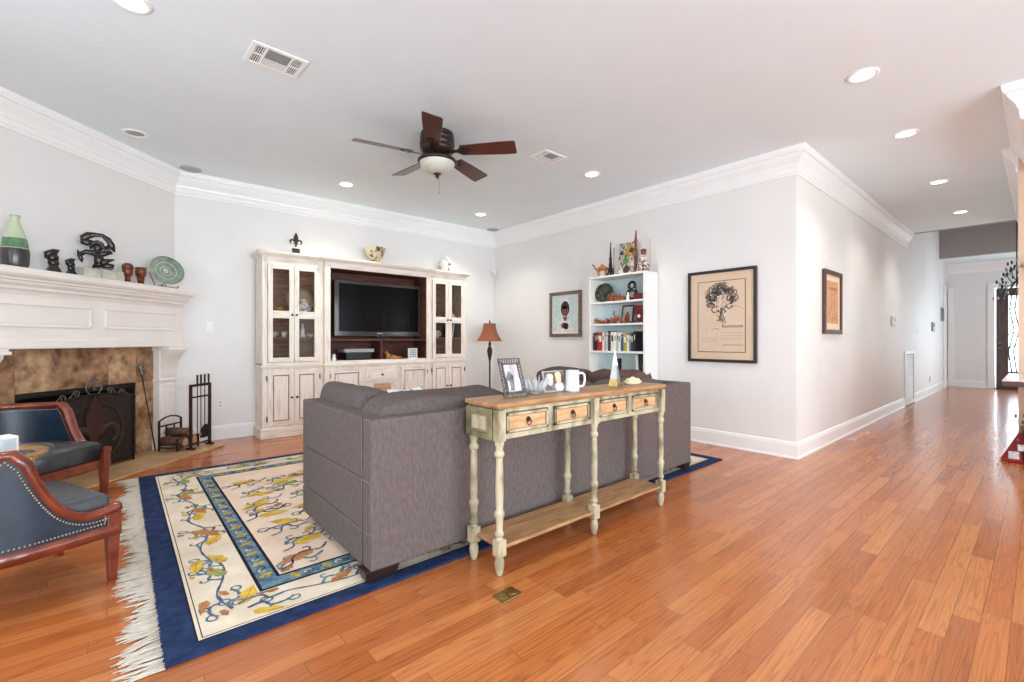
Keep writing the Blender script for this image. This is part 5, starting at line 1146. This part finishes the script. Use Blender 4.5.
# small portrait
P1 = framed('framed_painting', 'small taupe framed painting of a person in pale head scarf', (XP, 4.625, 1.215), rad(-90), .63, .675, .05, .03, 'frame_taupe')
q = MB(); q.box(-.27, -.014, .045, .27, -.006, .63, 0); q.box(-.245, -.016, .07, .245, -.014, .605, 1)
def d2(cx, cz, rx, rz, k, m, n=24): q.poly([(cx+rx*math.cos(2*PI*i/n), -.0163-.0003*k, cz+rz*math.sin(2*PI*i/n)) for i in range(n)], m)
q.poly([(-.19, -.0164, .075), (.20, -.0164, .075), (.12, -.0164, .20), (.05, -.0164, .28), (-.06, -.0164, .28), (-.13, -.0164, .20)], 2)
d2(0, .42, .105, .145, 1, 2); d2(0, .42, .088, .115, 2, 4); d2(0, .385, .062, .080, 3, 3); d2(0, .46, .07, .045, 3, 4)
d2(-.024, .405, .011, .006, 4, 4); d2(.024, .405, .011, .006, 4, 4); q.poly([(-.008, -.0176, .37), (.008, -.0176, .37), (.004, -.0176, .40), (-.004, -.0176, .40)], 4); d2(0, .345, .022, .008, 4, 5)
d2(-.03, .17, .05, .045, 3, 3); d2(.02, .16, .05, .05, 3, 4); q.poly([(-.05, -.0172, .30), (.05, -.0172, .30), (.02, -.0172, .24), (-.02, -.0172, .24)], 3)
q.build('canvas', ['paper', 'print_aqua', 'cloth_white', 'skin_brown', 'hair_dark', 'terracotta'], P1)
# hallway picture: wall faces -y
P3 = framed('framed_print', 'dark framed terracotta print on the hallway wall', (6.166, YH, 1.238), 0, .66, .715, .05, .035, 'frame_walnut')
q = MB(); q.box(-.285, -.016, .045, .285, -.006, .67, 0); q.box(-.21, -.0175, .12, .21, -.016, .60, 1)
for k in range(9): q.tube([(-.14+.035*k, -.0178, .50+.02*math.sin(k*2.1)), (-.13+.034*k, -.0178, .53), (-.12+.035*k, -.0178, .505)], .004, 5, 2, thin=.2)
for pts in ([(-.12, .20), (-.04, .30), (-.06, .42), (.03, .46)], [(.14, .16), (.06, .22), (.08, .34), (.0, .38)], [(-.1, .16), (.0, .19), (.1, .17)]): q.tube([(x, -.0178, z) for x, z in pts], .004, 5, 2, thin=.2)
q.build('print_sheet', ['mat_board', 'terracotta_print', 'terracotta'], P3)

# ------------------------------------------------------------------ wall devices
def plate(name, label, cat, loc, rz, kind, m='white_plastic'):
    t = thing(name, label, cat, loc, rz)
    MB().box(-.036, -.007, -.058, .036, -.0005, .058).build('cover', m, t, .002)
    q = MB()
    if kind == 'switch': q.box(-.015, -.010, -.032, .015, -.006, .032)
    else:
        for z in (-.02, .02): q.lathe([(.016, 0), (.016, .002)], n=16) if False else q.box(-.014, -.009, z-.013, .014, -.006, z+.013)
    q.build('rocker' if kind == 'switch' else 'socket', 'white_plastic' if kind == 'switch' else 'beige_plastic', t, .002)
    if kind != 'switch':
        q = MB()
        for z in (-.02, .02):
            for x in (-.006, .006): q.box(x-.0012, -.0095, z-.003, x+.0012, -.0088, z+.006)
        q.build('slot', 'dark_grey', t)
    return t
plate('light_switch', 'white light switch on wall between mantel and media cabinet', 'switch', (.80, YT, 1.325), 0, 'switch')
plate('wall_outlet', 'white wall outlet low between fireplace tools and media cabinet', 'outlet', (.905, YT, .415), 0, 'outlet')
plate('light_switch', 'white light switch near the wall corner by hallway', 'switch', (5.30, YH, 1.29), 0, 'switch')
plate('wall_outlet', 'low wall outlet in hallway beyond the return grille', 'outlet', (13.2, YH, .33), 0, 'outlet', 'grey_plastic')
t = thing('thermostat', 'beige square thermostat on hallway wall', 'thermostat', (9.45, YH, 1.475), 0)
MB().box(-.12, -.03, -.075, .12, -.001, .075).build('cover', 'beige_plastic', t, .006); MB().box(-.05, -.032, -.01, .05, -.029, .05).build('display', 'grey_plastic', t)
plate('light_switch', 'slim white switch on hallway wall above return grille', 'switch', (11.7, YH, 1.33), 0, 'switch')
t = thing('alarm_keypad', 'grey alarm keypad on far hallway wall', 'keypad', (13.55, YH, 1.46), 0)
MB().box(-.14, -.03, -.10, .14, -.001, .10).build('body', 'grey_plastic', t, .006); MB().box(-.08, -.032, .0, .08, -.029, .07).build('display', 'dark_grey', t)
q = MB()
for a in range(3):
    for b in range(3): q.box(-.07+a*.05, -.033, -.08+b*.025, -.035+a*.05, -.029, -.065+b*.025)
q.build('key', 'white_plastic', t)
for i, x in enumerate((15.0, 15.22)):
    t = thing('hall_picture', ['narrow grey framed picture at hall end, nearer of two', 'narrow grey framed picture at hall end, next to door casing'][i], 'picture', (x-.1, YH, 1.62), 0, 'narrow frames at hall end')
    q = MB()
    for x0, x1, z0, z1 in [(-.08, -.06, 0, .33), (.06, .08, 0, .33), (-.06, .06, 0, .02), (-.06, .06, .31, .33)]: q.box(x0, -.02, z0, x1, -.001, z1)
    q.build('frame', 'grey_plastic', t); MB().box(-.06, -.01, .02, .06, -.001, .31).build('print', 'photo_grey', t)
t = thing('return_grille', 'tall white return air grille at foot of the hallway wall', 'air grille', (10.83, YH, .02), 0)
q = MB()
for x0, x1, z0, z1 in [(-.43, -.38, 0, .95), (.38, .43, 0, .95), (-.38, .38, 0, .05), (-.38, .38, .90, .95)]: q.box(x0, -.022, z0, x1, -.001, z1)
q.build('frame', 'trim_paint', t, .003)
q = MB()
for k in range(28): q.taper(0, -.012, .055+k*.03, .76, .004, .075+k*.03, .76, .004, dy=.008)
q.build('louvre', 'beige_plastic', t); MB().box(-.38, -.004, .05, .38, -.001, .9).build('duct', 'dark_grey', t)
t = thing('motion_sensor', 'small white motion sensor high in the corner above floor lamp', 'motion sensor', (5.0, 6.28, 2.34), rad(-45))
q = MB(); q.box(-.03, -.045, -.05, .03, -.0, .05); q.build('body', 'white_plastic', t, .012); MB().ell((0, -.044, -.012), .022, .012, .028, 14, 8).build('lens', 'beige_plastic', t)
single('wall_cable', MB().tube([(0, 0, 0), (0, 0, -2.1)], .004, 6), 'trim_paint', 'thin white cable running down the corner below motion sensor', 'cable', (5.028, 6.308, 2.29))

# ------------------------------------------------------------------ barrel armchairs
def chair(label, loc, rz, rear=0.0):
    t = thing('leather_armchair', label, 'armchair', loc, rz, 'blue leather barrel armchairs')
    hw_, dep, ZT, ZF, th = .31, .62, .70, .375, .05
    # plan path of the outer face: right front -> back -> left front
    path = []
    for k in range(25): path.append((-.005-.305*k/24, -hw_))
    for k in range(1, 24): a = -PI/2-PI*k/24; path.append((-.31+hw_*math.cos(a), hw_*math.sin(a)))
    for k in range(24, -1, -1): path.append((-.005-.305*k/24, hw_))
    def ztop(x, y):
        u = clamp((-x-.01)/.315, 0, 1); return ZF-.018*math.sin(PI*min(1, u*1.4))+(ZT-ZF)*u**4.2
    def nrm(i):
        a = path[max(i-1, 0)]; b = path[min(i+1, len(path)-1)]; dx, dy = b[0]-a[0], b[1]-a[1]; l = math.hypot(dx, dy); return (dy/l, -dx/l)   # outward? flipped below
    N = len(path)
    def off(i, d):
        n = nrm(i); p = path[i]; s = 1 if (n[0]*(p[0]+.31)+n[1]*p[1]) > 0 else -1
        return (p[0]+s*n[0]*d, p[1]+s*n[1]*d)
    rk = .10   # rake of the back
    def lean(p, z):
        u = clamp((-p[0]-.31)/.31, 0, 1); return (p[0]-rk*u*clamp((z-.25)/.45, 0, 1), p[1], z)
    q = MB(); ro, ri = [], []
    for i in range(N):
        zt_ = ztop(*path[i])-.03; zs = [.27, .27+(zt_-.27)*.35, .27+(zt_-.27)*.7, zt_]
        o_ = off(i, -.006); n_ = off(i, -th+.008)
        ro.append([q.pt(lean(o_, z)) for z in zs]); ri.append([q.pt(lean(n_, z)) for z in zs])
    for i in range(N-1):
        for k in range(3):
            q.face([ro[i][k], ro[i+1][k], ro[i+1][k+1], ro[i][k+1]], 0, True); q.face([ri[i][k], ri[i][k+1], ri[i+1][k+1], ri[i+1][k]], 0, True)
    q.build('upholstered_back', 'blue_leather', t)
    def rail(zf, wd, hh, name, io=0.0):
        q = MB(); R = []
        for i in range(N):
            z = zf(i); o_ = off(i, .004+io); n_ = off(i, -wd)
            a, b = max(i-1, 0), min(i+1, N-1); ds = (Vector(path[b])-Vector(path[a])); L_ = ds.length or 1; ds = ds/L_; sl = (zf(b)-zf(a))/L_; ca = 1/math.sqrt(1+sl*sl); sa = sl*ca
            def dn(p, k): return lean((p[0]+ds[0]*hh*k*sa, p[1]+ds[1]*hh*k*sa), z-hh*k*ca)
            R.append([q.pt(dn(p, k)) for p, k in ((o_, 1), (o_, .2), (((o_[0]+n_[0])/2, (o_[1]+n_[1])/2), 0), (n_, .2), (n_, 1))])
        for i in range(N-1):
            for k in range(5): q.face([R[i][k], R[i+1][k], R[i+1][(k+1) % 5], R[i][(k+1) % 5]], 0, True)
        q.face(R[0]); q.face(R[-1][::-1]); return q
    rail(lambda i: ztop(*path[i])+.006, th+.004, .038, 'top').build('top_rail', 'cherry', t)
    q = rail(lambda i: .285, th-.005, .06, 'b')
    q.box(-.075, -hw_+.02, .225, -.03, hw_-.02, .285); q.build('seat_rail', 'cherry', t)
    nail = MB(); 
    def nails(pf):
        last = None
        for i in range(N-1):
            for k in range(8):
                a, b = pf(i), pf(i+1)
                if a is None or b is None: continue
                p = Vector(a).lerp(Vector(b), k/8)
                if last is None or (p-last).length > .0118: nail.ell(p, .0042, .0042, .0042, 6, 4); last = p
    def under(d):
        def f(i):
            if path[i][0] > -.068: return None
            a, b = max(i-1, 0), min(i+1, N-1); ds = Vector(path[b])-Vector(path[a]); L_ = ds.length; ds = ds/L_; sl = (ztop(*path[b])-ztop(*path[a]))/L_; ca = 1/math.sqrt(1+sl*sl); o_ = off(i, d)
            return lean((o_[0]+ds[0]*.048*sl*ca, o_[1]+ds[1]*.048*sl*ca), max(.304, ztop(*path[i])-.048*ca))
        return f
    nails(under(-.003)); nails(lambda i: lean(off(i, -.003), .294) if path[i][0] < -.068 else None); nails(under(-th+.006))
    for s in (-1, 1):
        for k in range(3): nail.ell((-.066, s*(hw_-.003), .305+k*.011), .0042, .0042, .0042, 6, 4)
    nail.build('nailhead_trim', 'brass_nail', t)
    q = MB()
    # thick seat cushion following the inside of the barrel, crowned
    ins = [off(i, -th) for i in range(3, N-3)]; inner = [(-.035, -hw_+.075)] + ins + [(-.035, hw_-.075)]
    inner = [(-.03, -hw_+.052)] + [p for p in ins] + [(-.03, hw_-.052)]
    cx_, cy_ = -.28, 0; lev = [(.0, .285, .97), (.0, .30, 1.0), (.0, .395, 1.0), (.0, .415, .97), (.0, .428, .86), (.0, .436, .5)]
    rows = [[q.pt((cx_+(p[0]-cx_)*s, cy_+(p[1]-cy_)*s, z)) for p in inner] for _, z, s in lev]; n_ = len(inner)
    for j in range(len(rows)-1):
        for k in range(n_): q.face([rows[j][k], rows[j][(k+1) % n_], rows[j+1][(k+1) % n_], rows[j+1][k]], 0, True)
    q.face(rows[0][::-1]); q.face(rows[-1])
    q.build('seat_cushion', 'seat_leather', t)
    q = MB(); q.tube([(-.026, -hw_+.05, .40), (-.024, 0, .402), (-.026, hw_-.05, .40)], .004, 6).build('piping', 'seat_leather', t)
    for k in (-1, 1): MB().ell(lean((-.57, .11*k), .58), .006, .012, .012, 10, 8).build('button', 'blue_leather', t)
    for s in (-1, 1):
        MB().taper(-.03, s*(hw_-.028), 0, .030, .030, .225, .048, .048).box(-.056, s*(hw_-.028)-.026, .225, -.002, s*(hw_-.028)+.026, .372).build('leg', 'cherry', t, .003)
        MB().taper(-.545, s*.19, rear, .030, .030, .23, .045, .045, .03, -s*.005).build('leg', 'cherry', t, .003)
    return t
def at_leg(px, py, ang, ly):
    c, s = math.cos(ang), math.sin(ang); lx = -.03
    return (px-(c*lx-s*ly), py-(s*lx+c*ly), 0)
a1, a2 = rad(23), rad(-46)
chair('nearer blue leather barrel armchair seen from outside, with brass nailheads', at_leg(-.026, 2.958, a1, -.282), a1)
chair('farther blue leather barrel armchair in front of the fire screen', at_leg(-.085, 4.556, a2, .282), a2, .0215)
# side table and tissue box between the chairs
ST = thing('side_table', 'small round glass top side table with golden crossed legs between armchairs', 'side table', (-.535, 3.755, 0), 0)
MB().lathe([(.001, .545), (.245, .545), (.252, .549), (.252, .555), (.245, .559), (.001, .559)], n=48, cap=False).build('table_top', 'golden_glass' if 'golden_glass' in M else 'clear_glass', ST)
MB().lathe([(.20, .52), (.225, .525), (.225, .5445), (.20, .5445), (.20, .52)], n=48, cap=False).build('ring_apron', 'golden_wood', ST)
for k in range(3):
    a = rad(20+120*k); ca, sa = math.cos(a), math.sin(a)
    MB().tube([(.20*ca, .20*sa, .53), (.03*ca-.03*sa, .03*sa+.03*ca, .30), (-.20*ca, -.20*sa, 0)], [.016, .018, .013], 10).build('leg', 'golden_wood', ST)
t = thing('tissue_box', 'white box on the side table at left edge', 'box', (-.49, 3.70, .5595), rad(25))
MB().box(-.055, -.055, 0, .055, .055, .085).build('carton', 'paper', t, .004); MB().box(-.045, -.0555, .012, .045, -.055, .073).build('printed_panel', 'pale_blue_ceramic', t)

# ------------------------------------------------------------------ right edge: dining side
t = thing('dining_table', 'pale stone topped table with dark edge reaching in at right', 'table', (6.0, -.45, 0))
q = MB(); q.box(-.50, -.8, .83, .55, .665, .845, 0).box(-.50, -.8, .79, .55, .665, .83, 1); q.build('table_top', ['marble_top', 'table_edge'], t, .004)
for x, y in ((-.35, -.7), (.42, -.7), (-.35, .2), (.42, .2)): MB().taper(x, y, 0, .05, .05, .79, .08, .08).build('leg', 'table_edge', t, .003)
t = thing('gift_bag', 'red cloth bag with white and yellow tags leaning on the floor', 'bag', (6.52, .155, 0), rad(95))
q = MB(); q.prism([(-.10, -.055), (.11, -.055), (.10, .055), (-.09, .055)], 0, .02, 'z'); 
q.taper(0, 0, .005, .22, .12, .31, .09, .05, -.065, 0)
q.build('sack', 'red_cloth', t, .012)
q = MB(); q.tube([(-.09, .0, .30), (-.085, .01, .35), (-.05, .01, .35), (-.045, .0, .30)], .005, 8); q.build('handle', 'red_gloss', t)
MB(Matrix.Rotation(rad(6.8), 4, 'X')).box(-.01, .060, .03, .06, .065, .10).box(-.05, .060, .11, .0, .065, .17).build('tag', 'cloth_white', t)
q = MB(); q.lathe([(.05, 0), (.065, .02), (.07, .10), (.055, .13)], n=18); rg = random.Random(4)
for k in range(40):
    a = rg.uniform(0, 6.28); r = rg.uniform(.03, .11); z = rg.uniform(.2, .52); q.tube([(.02*math.cos(a), .02*math.sin(a), .12), (r*.6*math.cos(a), r*.6*math.sin(a), z*.7), (r*math.cos(a), r*math.sin(a), z)], [.004, .003, .002], 5); q.ell((r*math.cos(a), r*math.sin(a), z), .016, .012, .02, 6, 5, 1)
single('dried_plant', q, ['bronze', 'olive'], 'dried olive and brown plant arrangement on floor by right wall', 'plant', (6.50, .06, 0))
q = MB()
for s in (-1, 1): q.tube([(-.015, s*(.02+.05*math.cos(k*.45)*(1-k/20)), .02*s+.05*math.sin(k*.45)*(1-k/22)) for k in range(16)], .010, 8)
q.tube([(-.015, 0, -.10), (-.02, 0, 0), (-.015, 0, .12)], .012, 8)
single('wall_scroll', q, 'brass', 'gold scrollwork ornament high on the beige wall at right edge', 'ornament', (6.585, .06, 1.85))
# chandelier in the foyer
CH = thing('chandelier', 'foyer chandelier of dark branches and leaf shaped crystals near the door', 'chandelier', (12.4, .30, 1.9))
MB().tube([(0, 0, .2), (0, 0, 3.7)], .01, 8).build('rod', 'crystal_dark', CH)
q = MB(); rg = random.Random(8); drops = []
for k in range(11):
    a = 2*PI*k/11; z1 = rg.uniform(.15, .6); r = rg.uniform(.16, .30)
    q.tube([(0, 0, .35), (r*.5*math.cos(a), r*.5*math.sin(a), z1*.7), (r*math.cos(a), r*math.sin(a), z1)], .008, 6)
    for j in range(9):
        b = a+rg.uniform(-.4, .4); rr = r*rg.uniform(.5, 1.1); z = z1+rg.uniform(-.2, .15); drops.append((rr*math.cos(b), rr*math.sin(b), z))
q.build('branch', 'crystal_dark', CH)
for k, p in enumerate(drops): MB().ell((0, 0, 0), .018, .018, .036, 6, 5).build('crystal_drop', 'steel' if k % 3 == 0 else 'crystal_dark', CH, loc=p)
